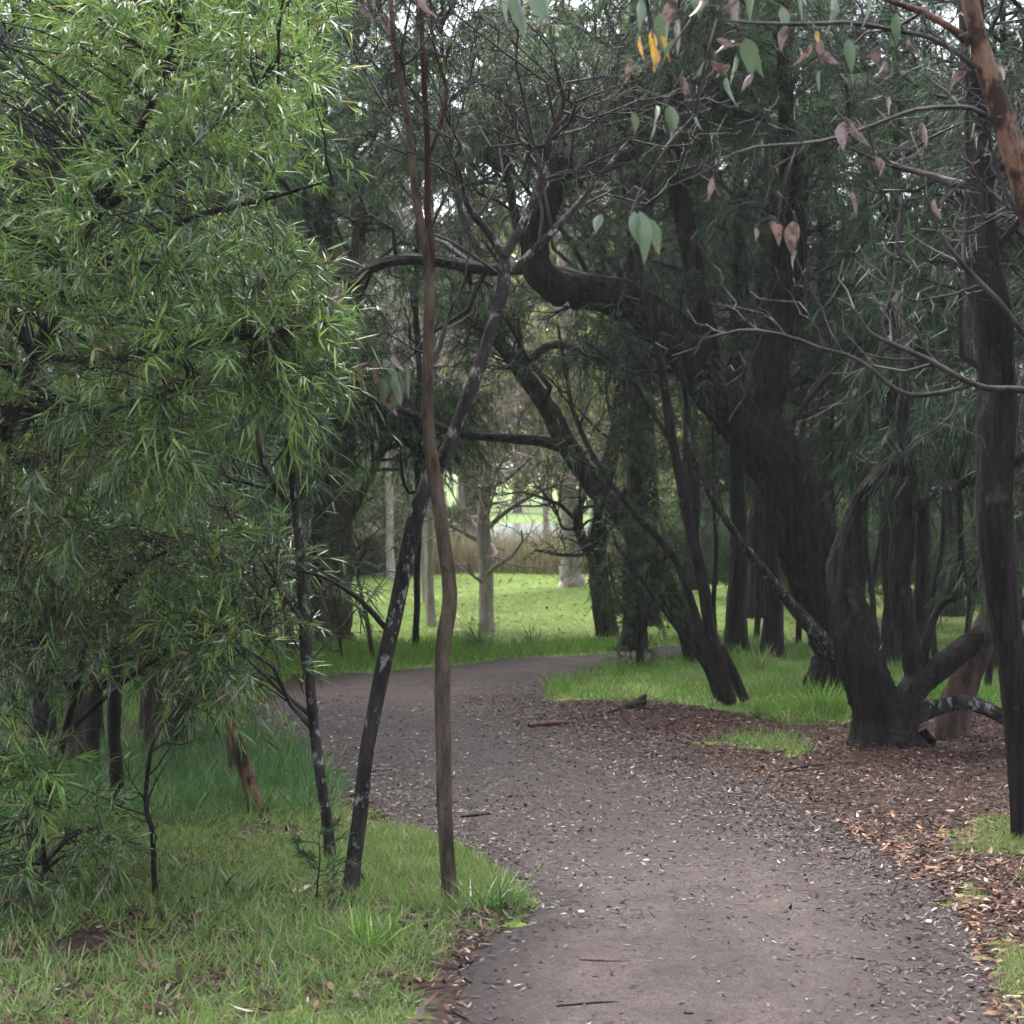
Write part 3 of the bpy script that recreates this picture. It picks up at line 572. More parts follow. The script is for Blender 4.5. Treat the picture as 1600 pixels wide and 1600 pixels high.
r_, o_, res = traced('forked_tree', 'black low forked tree with several bent limbs at the edge of the litter', (1388, 1178),
    [(1388, 1180), (1372, 1120), (1350, 1060), (1330, 990), (1318, 920), (1318, 860), (1335, 800), (1362, 755), (1410, 710, .3), (1470, 675, .6), (1540, 640, 1)], [92, 74, 66, 56, 46, 36, 26, 24, 21, 16, 10], M['bark_big'],
    [([(1405, 1160), (1418, 1110), (1430, 1075), (1465, 1045), (1510, 1010), (1555, 980), (1610, 945), (1680, 900)], [56, 50, 46, 40, 36, 34, 30, 24], M['bark_dark']),
     ([(1432, 1080), (1425, 1020), (1412, 940), (1404, 870), (1412, 800), (1420, 740), (1410, 660), (1415, 560), (1400, 450, .3), (1410, 300, .5)], [36, 34, 33, 32, 30, 28, 22, 18, 12, 7], M['bark_dark']),
     ([(1420, 792), (1460, 772), (1500, 755), (1545, 735), (1610, 705)], [20, 19, 18, 16, 12], M['bark_lichen2']),
     ([(1425, 1118), (1465, 1106), (1505, 1098), (1540, 1106), (1580, 1128), (1640, 1150)], [30, 24, 22, 22, 20, 16], M['bark_lichen2']),
     ([(1440, 1060), (1450, 990), (1470, 945), (1500, 930), (1530, 905), (1560, 885)], [14, 13, 12, 10, 8, 6], M['bark_dark']),
     ([(1490, 932), (1500, 880), (1500, 820), (1497, 760), (1485, 700)], [10, 10, 9, 8, 6], M['bark_dark']),
     ([(1345, 1010, .5), (1365, 1060, .5), (1400, 1100, .4)], [38, 40, 36], M['bark_big'])], flare=.6, sides=40, rough=.10, step=.025)
crown(r_, o_, res[:1] + res[2:4] + res[5:7], M['twig_dark'], M['fine_dark'], [dict(m=6, ln=(.3, .9), tr=(.7, 1), up=.25), dict(m=6, ln=(.25, .6), droop=.4), dict(m=4, ln=(.15, .35), droop=.6)], dict(FINE, m=8, droop=.8))
r_, o_, res = traced('tilted_tree', 'brown black trunk tilting right just behind the forked tree', (1488, 1158),
    [(1488, 1158), (1500, 1100), (1518, 1040), (1540, 980), (1570, 900), (1600, 800), (1630, 650)], [56, 50, 46, 42, 36, 30, 22], M['bark_grey'], flare=.2)
crown(r_, o_, res, M['twig_dark'], M['fine_dark'], [dict(m=10, ln=(.6, 1.2), tr=(.6, 1)), dict(m=6, ln=(.3, .6)), dict(m=4, ln=(.2, .4), droop=.5)], dict(FINE, m=12))
r_, o_, res = traced('straight_dark_tree', 'tall straight dark trunk at the right edge standing in front of the wood', (1594, 1312),
    [(1598, 1312), (1594, 1230), (1588, 1140), (1580, 1050), (1568, 950), (1560, 850), (1556, 740), (1556, 620), (1550, 500), (1538, 400), (1530, 300), (1527, 200), (1522, 80), (1515, -60), (1505, -260)],
    [30, 32, 36, 42, 52, 58, 60, 60, 62, 56, 46, 42, 40, 38, 30], M['bark_big'],
    [([(1560, 740), (1590, 720), (1640, 690)], [16, 14, 12]), ([(1540, 420), (1580, 360), (1640, 300)], [14, 12, 9])], flare=.1, sides=32, rough=.06, step=.025)
crown(r_, o_, res, M['twig'], M['fine_dark'], [dict(m=12, ln=(.5, 1.4), tr=(.5, 1), wob=.12), dict(m=6, ln=(.3, .7), wob=.12), dict(m=4, ln=(.15, .4))], dict(FINE, m=3))
# lawn trees
r_, o_, res = traced('pale_trunk_tree', 'pale smooth trunk standing alone in the middle of the bright lawn', (763, 986),
    [(763, 987), (760, 950), (758, 900), (757, 860), (756, 820), (758, 770), (765, 700), (760, 620)], [26, 23, 22, 22, 20, 15, 11, 7], M['bark_pale'],
    [([(757, 830), (790, 800), (830, 775), (880, 750), (930, 720)], [8, 7, 6, 4, 3], M['twig_pale']), ([(757, 850), (720, 830), (690, 815), (650, 800)], [8, 6, 5, 3], M['twig_pale']),
     ([(760, 790), (775, 740), (790, 710), (795, 670)], [7, 6, 5, 3], M['twig_pale'])], flare=.2)
crown(r_, o_, res, M['twig_pale'], None, [dict(m=10, ln=(.8, 1.8), tr=(.3, 1)), dict(m=7, ln=(.4, 1.0), droop=.2), dict(m=4, ln=(.2, .5), droop=.4)])
r_, o_, res = traced('thick_pale_tree', 'thick pale grey trunk on the right of the lawn before the reeds', (895, 937),
    [(895, 938), (893, 900), (892, 860), (890, 820), (888, 760), (895, 680), (890, 560), (880, 400), (890, 220), (870, 20)], [40, 33, 32, 32, 30, 28, 24, 18, 13, 6], M['bark_pale'],
    [([(890, 800), (930, 730), (980, 660), (1010, 560)], [14, 13, 11, 7]), ([(890, 740), (850, 690), (820, 600), (810, 480)], [12, 11, 9, 6])], flare=.25)
crown(r_, o_, res, M['twig_pale'], M['fine_yellow'], [dict(m=16, ln=(.9, 2.4), tr=(.3, 1), up=.2), dict(m=7, ln=(.5, 1.1), droop=.1), dict(m=4, ln=(.2, .5), droop=.3)], dict(m=7, L=(.06, .12), Wd=(.02, .04), ang=(20, 70), droop=.3, prof='lance', bend=.1))
r_, o_, res = traced('thin_black_tree', 'thin straight black trunk on the grass verge beside the leaning trunk', (650, 1010),
    [(650, 1011), (651, 960), (652, 900), (654, 840), (655, 780), (650, 700), (655, 600), (650, 480), (655, 300), (650, 120), (660, -150)], [12, 11, 11, 10, 10, 10, 9, 9, 8, 7, 4], M['bark_dark'], flare=.2, sides=8)
crown(r_, o_, res, M['twig_dark'], M['fine'], [dict(m=34, ln=(.8, 2.0), tr=(.45, 1), up=.2), dict(m=7, ln=(.4, .9)), dict(m=5, ln=(.2, .4), droop=.3)], dict(FINE, m=20))
r_, o_, res = traced('stout_brown_tree', 'stout reddish brown trunk under drooping leaves left of the lawn', (522, 1002),
    [(520, 1003), (523, 960), (528, 910), (532, 860), (535, 790), (540, 700), (545, 560), (560, 380), (550, 180), (570, -100)], [64, 52, 48, 44, 38, 34, 28, 22, 16, 8], M['bark_brown'],
    [([(532, 830), (560, 780), (590, 720), (610, 640)], [16, 14, 11, 7]), ([(534, 820), (500, 760), (470, 700), (450, 600)], [16, 14, 11, 7])], flare=.3)
crown(r_, o_, res, M['twig_dark'], M['fine'], [dict(m=18, ln=(.6, 1.7), tr=(.5, 1), droop=.1, up=.3), dict(m=8, ln=(.3, .8), droop=.3), dict(m=4, ln=(.2, .4), droop=.6)], dict(FINE, m=14, droop=.6))
# saplings by the verge
for pts, ws, lab in [([(583, 1030), (575, 980), (565, 930), (560, 890), (580, 840)], [8, 7, 6, 5, 3], 'leafless crooked sapling on the verge right of the stout trunk'),
                     ([(535, 1030), (530, 990), (526, 940), (540, 880), (600, 820)], [6, 5, 4, 4, 2], 'leafless thin sapling in front of the stout brown trunk')]:
    r_, o_, res = traced('bare_sapling', lab, pts[0], pts, ws, M['bark_red'], flare=.1, sides=6, tag_cat='sapling')
    crown(r_, o_, res, M['twig'], None, [dict(m=9, ln=(.3, .8), tr=(.3, 1)), dict(m=5, ln=(.15, .4))])
# near trunks of the left thicket
LT = [((122, 1232), [(122, 1232), (118, 1150), (115, 1050), (110, 950), (105, 800), (110, 600), (100, 420)], [36, 32, 31, 30, 28, 24, 18], M['bark_grey'], 'brownish trunk with peeling base under the wattle foliage'),
      ((184, 1300), [(184, 1300), (182, 1220), (179, 1140), (178, 1040), (175, 900), (165, 750), (160, 600), (150, 450)], [26, 23, 22, 22, 21, 20, 18, 14], M['bark_dark'], 'straight black trunk nearest to the wattle bush'),
      ((368, 1236), [(368, 1236), (362, 1170), (358, 1100), (352, 980), (345, 850), (350, 700), (340, 550)], [18, 16, 15, 15, 14, 12, 9], M['bark_grey'], 'thin grey trunk directly behind the orange brown stump'),
      ((233, 1190), [(233, 1190), (230, 1120), (228, 1020), (220, 900), (225, 760), (200, 600)], [20, 18, 17, 16, 14, 10], M['bark_grey'], 'grey trunk at the back between wattle and black sapling'),
      ((148, 1215), [(148, 1215), (145, 1140), (142, 1050), (150, 900), (155, 640), (160, 500)], [24, 22, 20, 19, 17, 14], M['bark_dark'], 'dark trunk close beside the brownish peeling trunk'),
      ((455, 1034), [(455, 1034), (452, 980), (450, 900), (445, 800), (440, 700)], [16, 15, 14, 12, 9], M['bark_red'], 'short reddish trunk behind the slim grey tree'),
      ((278, 1165), [(278, 1165), (275, 1100), (280, 1000), (290, 860), (275, 740), (280, 600)], [14, 12, 12, 11, 10, 7], M['bark_dark'], 'thin black trunk far back in the left thicket')]
for base, pts, ws, bk, lab in LT:
    r_, o_, res = traced('thicket_tree', lab, base, pts, ws, bk, flare=.2, sides=11)
    crown(r_, o_, res, M['twig_dark'], M['fine'], [dict(m=12, ln=(.5, 1.2), tr=(.45, 1), up=.1), dict(m=6, ln=(.25, .6)), dict(m=3, ln=(.15, .35), droop=.3)], dict(FINE, m=8))
# leaning orange stump
r_, o_, res = traced('leaning_stump', 'orange brown broken stem leaning left out of the long grass', (405, 1276), [(405, 1276), (394, 1235), (380, 1190), (365, 1145), (352, 1115), (345, 1090)], [28, 23, 22, 20, 18, 14], M['bark_orange'], flare=.2, tag_cat='stump')
# black sapling at left
r_, o_, res = traced('black_sapling', 'thin black crooked sapling standing in the left grass', (243, 1402), [(243, 1402), (240, 1350), (238, 1300), (228, 1260), (232, 1200), (240, 1160), (258, 1130), (275, 1110)], [10, 9, 8, 8, 7, 6, 5, 3], M['bark_dark'],
    [([(230, 1255), (215, 1235), (200, 1210)], [4, 3, 2])], flare=.1, sides=7, tag_cat='sapling')
crown(r_, o_, res, M['twig_dark'], M['acacia'], [dict(m=7, ln=(.1, .35), tr=(.3, 1))], dict(m=5, L=(.05, .09), Wd=(.005, .008), ang=(25, 60), droop=.2))
r_, o_, res = traced('feathery_seedling', 'small feathery green seedling beside the foot of the slim grey tree', (494, 1425), [(494, 1425), (496, 1380), (500, 1340), (497, 1300)], [3, 3, 2, 2], M['bark_dark'], flare=0, sides=6, tag_cat='seedling')
crown(r_, o_, res, M['twig_dark'], M['fine'], [dict(m=16, ln=(.12, .26), tr=(.1, 1), ang=(50, 85))], dict(FINE, m=40, L=(.03, .05), Wd=(.004, .006), droop=.1))

# --- the bright wattle on the left: stems through the foliage volume, sprigs of lance leaves
def wattle(name, label, stems, polys, nspr, cat='tree'):
    base = stems[0][0][0]
    d0 = base[2]; o3 = W(*base); o3[2] = height(np.array(o3[0]), np.array(o3[1])).item() - .02
    root = thing(name, label, cat, o3); mb = MB(); allP = []
    for pts, ws in stems:
        wp = np.array([W(*p) for p in pts])
        if pts[0] == base: wp[0] = o3
        rr = np.array([w / F * p[2] * .5 for w, p in zip(ws, pts)])
        P, R = limb(mb, wp, rr, 9, .06); allP.append(catmull(P, 24))
    mb.build('stem', M['bark_dark'], root, o3)
    AP = np.concatenate(allP)
    mb = MB(); pos = []
    for poly, (d1, d2), share in polys:
        poly = np.array(poly, float); lo = poly.min(0); hi = poly.max(0); need = int(nspr * share); got = 0
        while got < need:
            q = rng.uniform(lo, hi, (need * 2, 2)); d = rng.uniform(d1, d2, need * 2)
            k = inpoly(q[:, 0], q[:, 1], poly) & (vnoise(q[:, 0] + d * 40, q[:, 1] - d * 25, 1 / 75., 11) > .33 + rng.uniform(-.12, .12, need * 2))
            q, d = q[k][:need - got], d[k][:need - got]; got += len(q)
            pos.append(np.c_[(q[:, 0] - 800) / F * d, d, CAMZ - (q[:, 1] - HOR) / F * d])
    p = np.concatenate(pos)
    # carrier shoots from nearest stem point
    dist = ((p[:, None, :] - AP[None]) ** 2).sum(-1); near = AP[dist.argmin(1)]
    out_ = norm(p - near + 1e-6)
    d = out_ * .75 + rng.normal(0, .45, p.shape); d[:, 2] += .28; d[:, 1] -= .1; d = norm(d)
    L = rng.uniform(.16, .34, len(p)); K = 5; s = np.linspace(0, 1, K)
    Pw = p[:, None] + d[:, None] * (L[:, None] * s)[..., None]; Pw[:, :, 2] -= .25 * L[:, None] * s ** 2
    tubes(mb, Pw, np.full((len(p), K), .0018) * (1.2 - s), 3, 0)
    # feeder branches for one in six
    sel = np.arange(0, len(p), 6); t = np.linspace(0, 1, 6)[None, :, None]
    Pf = near[sel][:, None] * (1 - t) + p[sel][:, None] * t; Pf[:, :, 2] += .10 * np.sin(t[..., 0] * np.pi) * np.linalg.norm(p[sel] - near[sel], axis=1)[:, None]
    Pf += rng.normal(0, .012, Pf.shape)
    tubes(mb, Pf, np.linspace(.005, .002, 6)[None].repeat(len(sel), 0), 4, 0)
    tone = vnoise(p[:, 0] * 1., p[:, 2] + p[:, 1], 3.2, 19) * .8 + rng.uniform(0, .35, len(p)) + .1 * (p[:, 2] - 1.8)
    for k, q in enumerate((tone < .42, (tone >= .42) & (tone < .70), tone >= .70)): leaves_on(mb, Pw[q], 20, (.045, .118), (.0044, .0088), (15, 60), .06, 'lance', .22, 1 + k)
    mb.build('crown', [M['twig_dark'], M['acacia_olive'], M['acacia'], M['acacia_fresh']], root, o3)
    return root
wattle('wattle_tree', 'big bright green wattle with glossy narrow leaves filling the upper left',
    [([(-60, 1480, 8.2), (-40, 1200, 8.1), (-10, 900, 7.9), (10, 650, 7.7), (55, 560, 7.6), (110, 430, 7.5), (155, 320, 7.4), (195, 245, 7.3), (250, 130, 7.2), (300, -40, 7.2)], [34, 32, 30, 28, 26, 22, 18, 14, 10, 6]),
     ([(150, 335, 7.4), (200, 300, 7.3), (290, 230, 7.2), (340, 190, 7.1), (420, 120, 7.1)], [14, 12, 10, 8, 4]),
     ([(110, 430, 7.5), (200, 390, 7.3), (300, 340, 7.1), (420, 310, 7.0), (520, 280, 6.9)], [12, 11, 9, 7, 3]),
     ([(55, 560, 7.6), (160, 560, 7.3), (280, 540, 7.1), (420, 520, 7.0), (540, 500, 6.9)], [14, 12, 10, 7, 3]),
     ([(10, 660, 7.7), (80, 640, 7.4), (180, 640, 7.2), (300, 600, 7.0)], [14, 12, 9, 4])],
    [([(-260, -160), (520, -160), (490, 60), (500, 180), (460, 250), (500, 330), (455, 420), (490, 500), (450, 555), (400, 560), (330, 620), (260, 720), (-260, 760)], (6.6, 8.6), .83),
     ([(350, 470), (500, 480), (525, 540), (490, 610), (420, 620), (380, 600)], (6.9, 7.8), .07), ([(-200, 600), (260, 600), (300, 760), (150, 830), (-200, 830)], (6.8, 8.2), .10)], 3200)
wattle('wattle_bush', 'olive green wattle sapling with drooping sprays under the bright wattle',
    [([(40, 1420, 8.6), (60, 1300, 8.5), (100, 1150, 8.4), (140, 1000, 8.3), (200, 900, 8.1), (280, 850, 8.0)], [14, 13, 12, 10, 8, 5]),
     ([(100, 1150, 8.4), (200, 1060, 8.2), (300, 1000, 8.0), (420, 960, 7.9)], [9, 8, 6, 3]),
     ([(120, 1100, 8.4), (60, 980, 8.2), (40, 880, 8.1), (60, 780, 8.0)], [9, 8, 6, 4])],
    [([(-160, 760), (180, 780), (300, 800), (330, 850), (440, 880), (460, 960), (430, 1010), (415, 1050), (360, 1080), (200, 1050), (80, 1080), (-160, 1130)], (7.5, 8.9), 1.)], 1050)
wattle('low_wattle_bush', 'dark low wattle bush in the grass at the left edge',
    [([(60, 1420, 7.7), (70, 1350, 7.7), (60, 1270, 7.6), (40, 1200, 7.6)], [9, 8, 6, 3]), ([(70, 1350, 7.7), (110, 1310, 7.6), (150, 1290, 7.5)], [6, 5, 3])],
    [([(-120, 1150), (60, 1180), (130, 1220), (185, 1290), (170, 1370), (110, 1410), (-120, 1420)], (7.2, 8.1), 1.)], 380, cat='shrub')

# --- eucalypt reaching in from the right, close to the camera
DE = 4.7
r_, o_, res = traced('eucalypt', 'peeling orange barked eucalypt leaning in at the top right corner', (1960, 1786),
    [(1960, 1790), (1900, 1400), (1800, 1000), (1700, 620), (1630, 380), (1600, 285), (1572, 205), (1552, 140), (1535, 80), (1518, 10), (1500, -80), (1480, -220)], [80, 74, 66, 56, 46, 42, 38, 35, 30, 28, 26, 20], M['bark_orange'],
    [([(1510, 62), (1480, 40), (1440, 18), (1400, 5), (1330, -20)], [14, 13, 12, 10, 8], M['bark_orange']),
     ([(1555, 190), (1520, 170), (1480, 168), (1430, 172), (1380, 190), (1310, 215), (1250, 225), (1180, 230), (1120, 250)], [9, 8, 7, 7, 6, 6, 5, 4, 2], M['twig']),
     ([(1525, 105), (1490, 80), (1450, 58), (1400, 48), (1330, 35), (1270, 38), (1180, 36), (1120, 30)], [9, 8, 7, 7, 6, 6, 5, 3], M['twig']),
     ([(1610, 340), (1580, 320), (1560, 270), (1545, 220), (1530, 195)], [8, 7, 6, 5, 3], M['twig'])], d=DE, flare=.1, sides=14, rough=.05)
crown(r_, o_, res[1:], M['twig'], None, [dict(m=4, ln=(.12, .35), wob=.12), dict(m=3, ln=(.06, .18), wob=.12)])
EU = (r_, o_)
def gum_spray(root, o3, name, d, sprays, dry):
    """hanging leaves on hair twigs that come from above: sprays = twig lines (sx, sy, ex, ey), leaves (px, py, length px, lean)"""
    lm = dry if not isinstance(dry, bool) else M['gum_dry'] if dry else M['gum_green']; tw = []
    for (sx, sy, ex, ey) in sprays[0]:
        P = catmull(np.array([W(sx, sy, d), W(sx * .6 + ex * .4, sy * .7 + ey * .3, d - .03), W(sx * .2 + ex * .8, sy * .3 + ey * .7, d), W(ex, ey, d)]), 9)
        mb = MB(); tubes(mb, P[None], np.full((1, 9), .0023), 4, 0); tw.append((P, mb.build(name, M['twig'], root, o3)))
    for px, py, L, dx in sprays[1]:
        p = W(px, py, d + rng.uniform(-.08, .08)); L = L / F * d * .90
        k = min(range(len(tw)), key=lambda q: ((tw[q][0] - p) ** 2).sum(1).min() + (1e3 if tw[q][0][:, 2].max() < p[2] - .05 else 0))
        T = tw[k][0]; c = T[((T - p) ** 2).sum(1).argmin()]; t = np.linspace(0, 1, 6)[:, None]
        q = c * (1 - t) + p * t; q[:, 2] += .25 * np.linalg.norm(c - p) * np.sin(t[:, 0] * np.pi)
        mb = MB(); tubes(mb, q[None], np.full((1, 6), .0013), 3, 0)
        n = 1; m_ = 9; rows = np.linspace(0, 1, m_)
        dr = norm(np.array([dx, rng.normal(0, .25), -1.])); nn = np.array([rng.normal(0, 1.3), -1, rng.normal(.2, .5)]); nn = norm(nn - dr * nn.dot(dr)); rt = np.cross(dr, nn)
        wd = np.interp(rows, [0, .12, .35, .7, 1], [.06, .7, 1, .55, .03]) * L * rng.uniform(.34, .50) * .5
        bend = rng.normal(.1, .25); tw_ = rng.normal(0, .7); cup = rng.uniform(.1, .7) * (1.4 if dry else .8); cr = rng.normal(0, .08)
        V = []
        for a_, w_a in zip(rows, wd):
            ang = tw_ * a_; r2 = rt * math.cos(ang) + nn * math.sin(ang); n2 = np.cross(r2, dr) * -1
            ctr = p + dr * L * a_ - nn * L * bend * a_ ** 2 + rt * L * cr * math.sin(a_ * 3.1)
            for e in (-1, -.5, 0, .5, 1):
                V.append(ctr + r2 * w_a * e + n2 * w_a * cup * (abs(e) ** 1.5 + .12 * math.sin(9 * a_ + 3 * e)))
        f = [[a_ * 5 + e, a_ * 5 + e + 1, a_ * 5 + e + 6, a_ * 5 + e + 5] for a_ in range(m_ - 1) for e in range(4)]
        mb.add(V, f, 1)
        mb.build('leaf', [M['twig'], lm], tw[k][1])
        tw[k][1].children[-1].location = (0, 0, 0); ob = bpy.data.objects[tw[k][1].children[-1].name]
        ob.data.transform(__import__('mathutils').Matrix.Translation([-float(c_) for c_ in o3]))
gum_spray(*EU, 'leaf_spray', DE, ([(1000, -60, 1020, 60), (1120, -60, 1130, 70), (1080, 30, 1020, 150), (1120, 30, 1090, 180), (820, -60, 815, 10), (1270, 38, 1280, 60), (1330, 36, 1335, 60)],
    [(1000, 0, 60, -.1), (1030, 20, 70, .2), (1055, 60, 50, -.3), (1150, 85, 60, -.2), (1165, 60, 70, .2), (1135, 120, 60, .1), (1180, 80, 50, .3), (1025, 165, 75, -.25), (1045, 165, 60, .05), (990, 175, 40, -.1), (1085, 170, 40, .05), (805, -20, 90, .1), (790, -10, 60, -.1), (835, -30, 80, .2), (850, -20, 60, .4), (1325, 60, 60, .1), (1360, -10, 60, .1), (1280, 110, 40, .1), (1220, 10, 60, .1), (1300, -10, 70, -.1), (1180, -30, 70, 0), (1250, -10, 50, .2), (1090, -20, 60, .1), (1105, 90, 45, -.4), (1400, 20, 55, .2), (940, 335, 40, -.3), (990, 330, 60, .1), (1010, 340, 70, .3), (1000, 330, 90, 0)]), False)
M['gum_yellow'] = gum_mat('gum_leaf_yellow', [(0, (.28, .15, .03)), (.6, (.40, .24, .03)), (1, (.32, .12, .04))], (.12, .06, .03), .49, .35, .4)
gum_spray(*EU, 'yellow_leaf_spray', DE, ([(1000, -60, 1015, 50)], [(1000, 55, 45, -.1), (1018, 48, 55, .1), (1032, 55, 50, .25), (1024, 75, 45, -.1), (1275, 48, 25, .1)]), M['gum_yellow'])
gum_spray(*EU, 'dry_leaf_spray', DE, ([(1120, 250, 1115, 280), (1245, 228, 1215, 350), (1215, 300, 1245, 345), (1085, 180, 985, 335), (1350, 190, 1365, 240)],
    [(1060, 30, 70, .1), (1120, 60, 45, 1.5), (1150, 65, 40, -1.8), (1140, 100, 35, -1.2), (1280, 60, 45, .2), (1270, 70, 50, -.5), (1365, 75, 45, .3), (1110, 95, 40, .9), (1175, 115, 35, -.8), (1060, 120, 45, .2), (1285, 80, 40, 1.1), (1230, 40, 45, -.2), (1420, 60, 40, .4), (1100, -15, 55, -.2), (985, 90, 45, .3), (1385, 95, 35, -.9), (1555, 100, 40, .4), (1150, -10, 60, .1), (1115, 275, 45, .2), (1205, 345, 50, .4), (1240, 345, 62, .05), (1180, 355, 25, 0), (1245, 390, 40, -.2), (1370, 245, 35, .2), (1330, 300, 45, .1), (1460, 310, 40, .2), (1510, 110, 50, -1), (1330, 190, 55, .5), (1440, 190, 45, .1), (1390, 150, 40, -.2), (1320, 190, 55, -.1), (1050, 0, 60, -.2), (560, -20, 45, .8), (655, -10, 40, .6)]), True)
# leaf bunch on the slim brown tree
ds = gd(1416)
gum_spray(*slim, 'leaf_spray', ds, ([(668, 520, 625, 560), (660, 540, 605, 575)], [(595, 590, 50, -.1), (605, 585, 75, -.15), (620, 580, 60, .1), (630, 570, 60, .25), (635, 565, 75, .1), (625, 590, 65, .05), (600, 560, 45, .5), (530, 620, 50, .1)]), False)
gum_spray(*slim, 'dry_leaf_spray', ds, ([(650, 325, 540, 450)], [(575, 565, 50, -.4), (585, 560, 50, -.2), (600, 600, 60, .15), (612, 555, 35, .5), (540, 445, 60, -.5), (560, 0, 50, .8), (600, 20, 55, .8)]), True)
# bare whitish branch reaching in from the right
r_, o_, res = traced('bare_reaching_tree', 'leafless pale branched tree reaching in from the right edge', (1900, 1690),
    [(1900, 1700), (1850, 1300), (1780, 900), (1700, 680), (1640, 620), (1590, 609), (1540, 606), (1500, 590), (1450, 562), (1400, 540), (1360, 520), (1330, 480), (1290, 460)], [60, 50, 40, 26, 14, 11, 10, 10, 9, 8, 6, 4, 2], M['twig'],
    [([(1520, 600), (1480, 612), (1430, 618), (1395, 606), (1360, 575), (1325, 555), (1285, 545), (1230, 525), (1170, 515), (1130, 522), (1095, 530)], [7, 8, 8, 8, 7, 7, 6, 6, 5, 4, 2]),
     ([(1680, 620), (1640, 560), (1595, 515), (1560, 470), (1510, 420), (1475, 375), (1455, 330), (1440, 290)], [14, 12, 10, 9, 8, 6, 4, 2]),
     ([(1700, 680), (1650, 420), (1600, 345), (1570, 320), (1530, 280), (1500, 230)], [14, 10, 7, 6, 5, 3]),
     ([(1450, 562), (1380, 560), (1340, 548)], [4, 4, 2])], d=5.2, flare=.1, sides=9, rough=.05)
crown(r_, o_, res[:1] + res[1:4], M['twig'], None, [dict(m=6, ln=(.15, .5), tr=(.5, 1), wob=.1), dict(m=3, ln=(.08, .25), wob=.12)])

# ------------------------------------------------------------------ fallen wood on the ground
def stick(name, label, pts, ws, mat, d=None, z=.01, cat='stick', group=None):
    g = np.array([[*G(p[0], p[1]), 0] for p in pts]); g[:, 2] = height(g[:, 0], g[:, 1]) + .012
    for k, p in enumerate(pts):
        if len(p) > 2: g[k, 2] += p[2]
    rr = np.array([w / F * gy_ * .5 for w, gy_ in zip(ws, g[:, 1])]); g[:, 2] += rr * .8
    mb = MB(); limb(mb, g, rr, 7, .12, step=.02)
    return tag(mb.build(name, mat, None, g[0]), label, cat, group)
stick('fallen_log', 'short reddish fallen branch lying on the litter at the path edge', [(826, 1136), (860, 1134), (900, 1132)], [8, 9, 5], M['deadwood'], cat='log')
g_ = lambda px, py, z: np.array([*G(px, py), height(*map(np.array, G(px, py))).item() + z])
mb = MB(); limb(mb, [g_(948, 1119, .012), g_(968, 1115, .018), g_(990, 1110, .028), g_(1004, 1107, .035)], [.006, .016, .028, .034], 9, .3, step=.02)
limb(mb, [g_(992, 1109, .0), g_(1003, 1108, .05), g_(1012, 1107, .085)], [.03, .028, .016], 9, .35, step=.015)
limb(mb, [g_(985, 1112, .02), g_(1015, 1114, .02), g_(1035, 1112, .012)], [.010, .008, .003], 6, .3, step=.02)
tag(mb.build('charred_stump', M['charred'], None, g_(990, 1110, 0)), 'black charred broken stump lying at the path side before the right grass', 'stump')
stick('fallen_stick', 'thin dark stick lying across the near path', [(870, 1578), (930, 1572), (975, 1568)], [4, 5, 3], M['charred'])
stick('fallen_stick', 'short brown stick on the gravel beside the thin dark stick', [(905, 1512), (950, 1514), (990, 1513)], [4, 5, 3], M['deadwood'])
stick('fallen_stick', 'long thin stick lying in the dark litter before the forked tree', [(1220, 1208), (1250, 1200), (1290, 1196)], [3, 5, 4], M['charred'])
stick('fallen_stick', 'tan stick among the orange litter on the right', [(1305, 1345), (1330, 1341), (1345, 1338)], [4, 5, 3], M['bark_orange'])
stick('fallen_stick', 'dark stick lying in the middle of the bend', [(720, 1282), (750, 1281), (770, 1278)], [3, 4, 3], M['charred'])
stick('bark_strip', 'reddish strip of shed bark in the grass by the black sapling', [(125, 1408), (160, 1404), (205, 1400)], [10, 14, 8], M['bark_red'], cat='bark')
def pebble(label, px, py, w, col):
    m, t, b = new_mat('stone_pale'); b.inputs['Base Color'].default_value = (*col, 1); b.inputs['Roughness'].default_value = .7
    x, y = G(px, py); r = w / F * y * .5; mb = MB(); n = 10; th = np.arange(n) * 2 * np.pi / n
    ph = np.linspace(.02, np.pi - .02, 7); V = np.stack([np.sin(ph)[:, None] * np.cos(th), np.sin(ph)[:, None] * np.sin(th) * .8, np.cos(ph)[:, None] * .55 + 0 * th], -1)
    V = V * r * (1 + .12 * np.sin(3 * th)[None, :, None] * np.sin(ph)[:, None, None]) + np.array([x, y, height(np.array(x), np.array(y)).item() + .012 + r * .35])
    i = np.arange(6)[:, None] * n; j = np.arange(n)[None]; jn = (j + 1) % n
    mb.add(V.reshape(-1, 3), np.stack([i + j, i + jn, i + n + jn, i + n + j], -1).reshape(-1, 4))
    tag(mb.build('pebble', m, None, (x, y, 0)), label, 'stone')
pebble('small pale pebble at the grassy corner of the path', 908, 1440, 12, (.4, .38, .33))
pebble('small white pebble on the gravel at the right', 1451, 1440, 11, (.6, .58, .57))

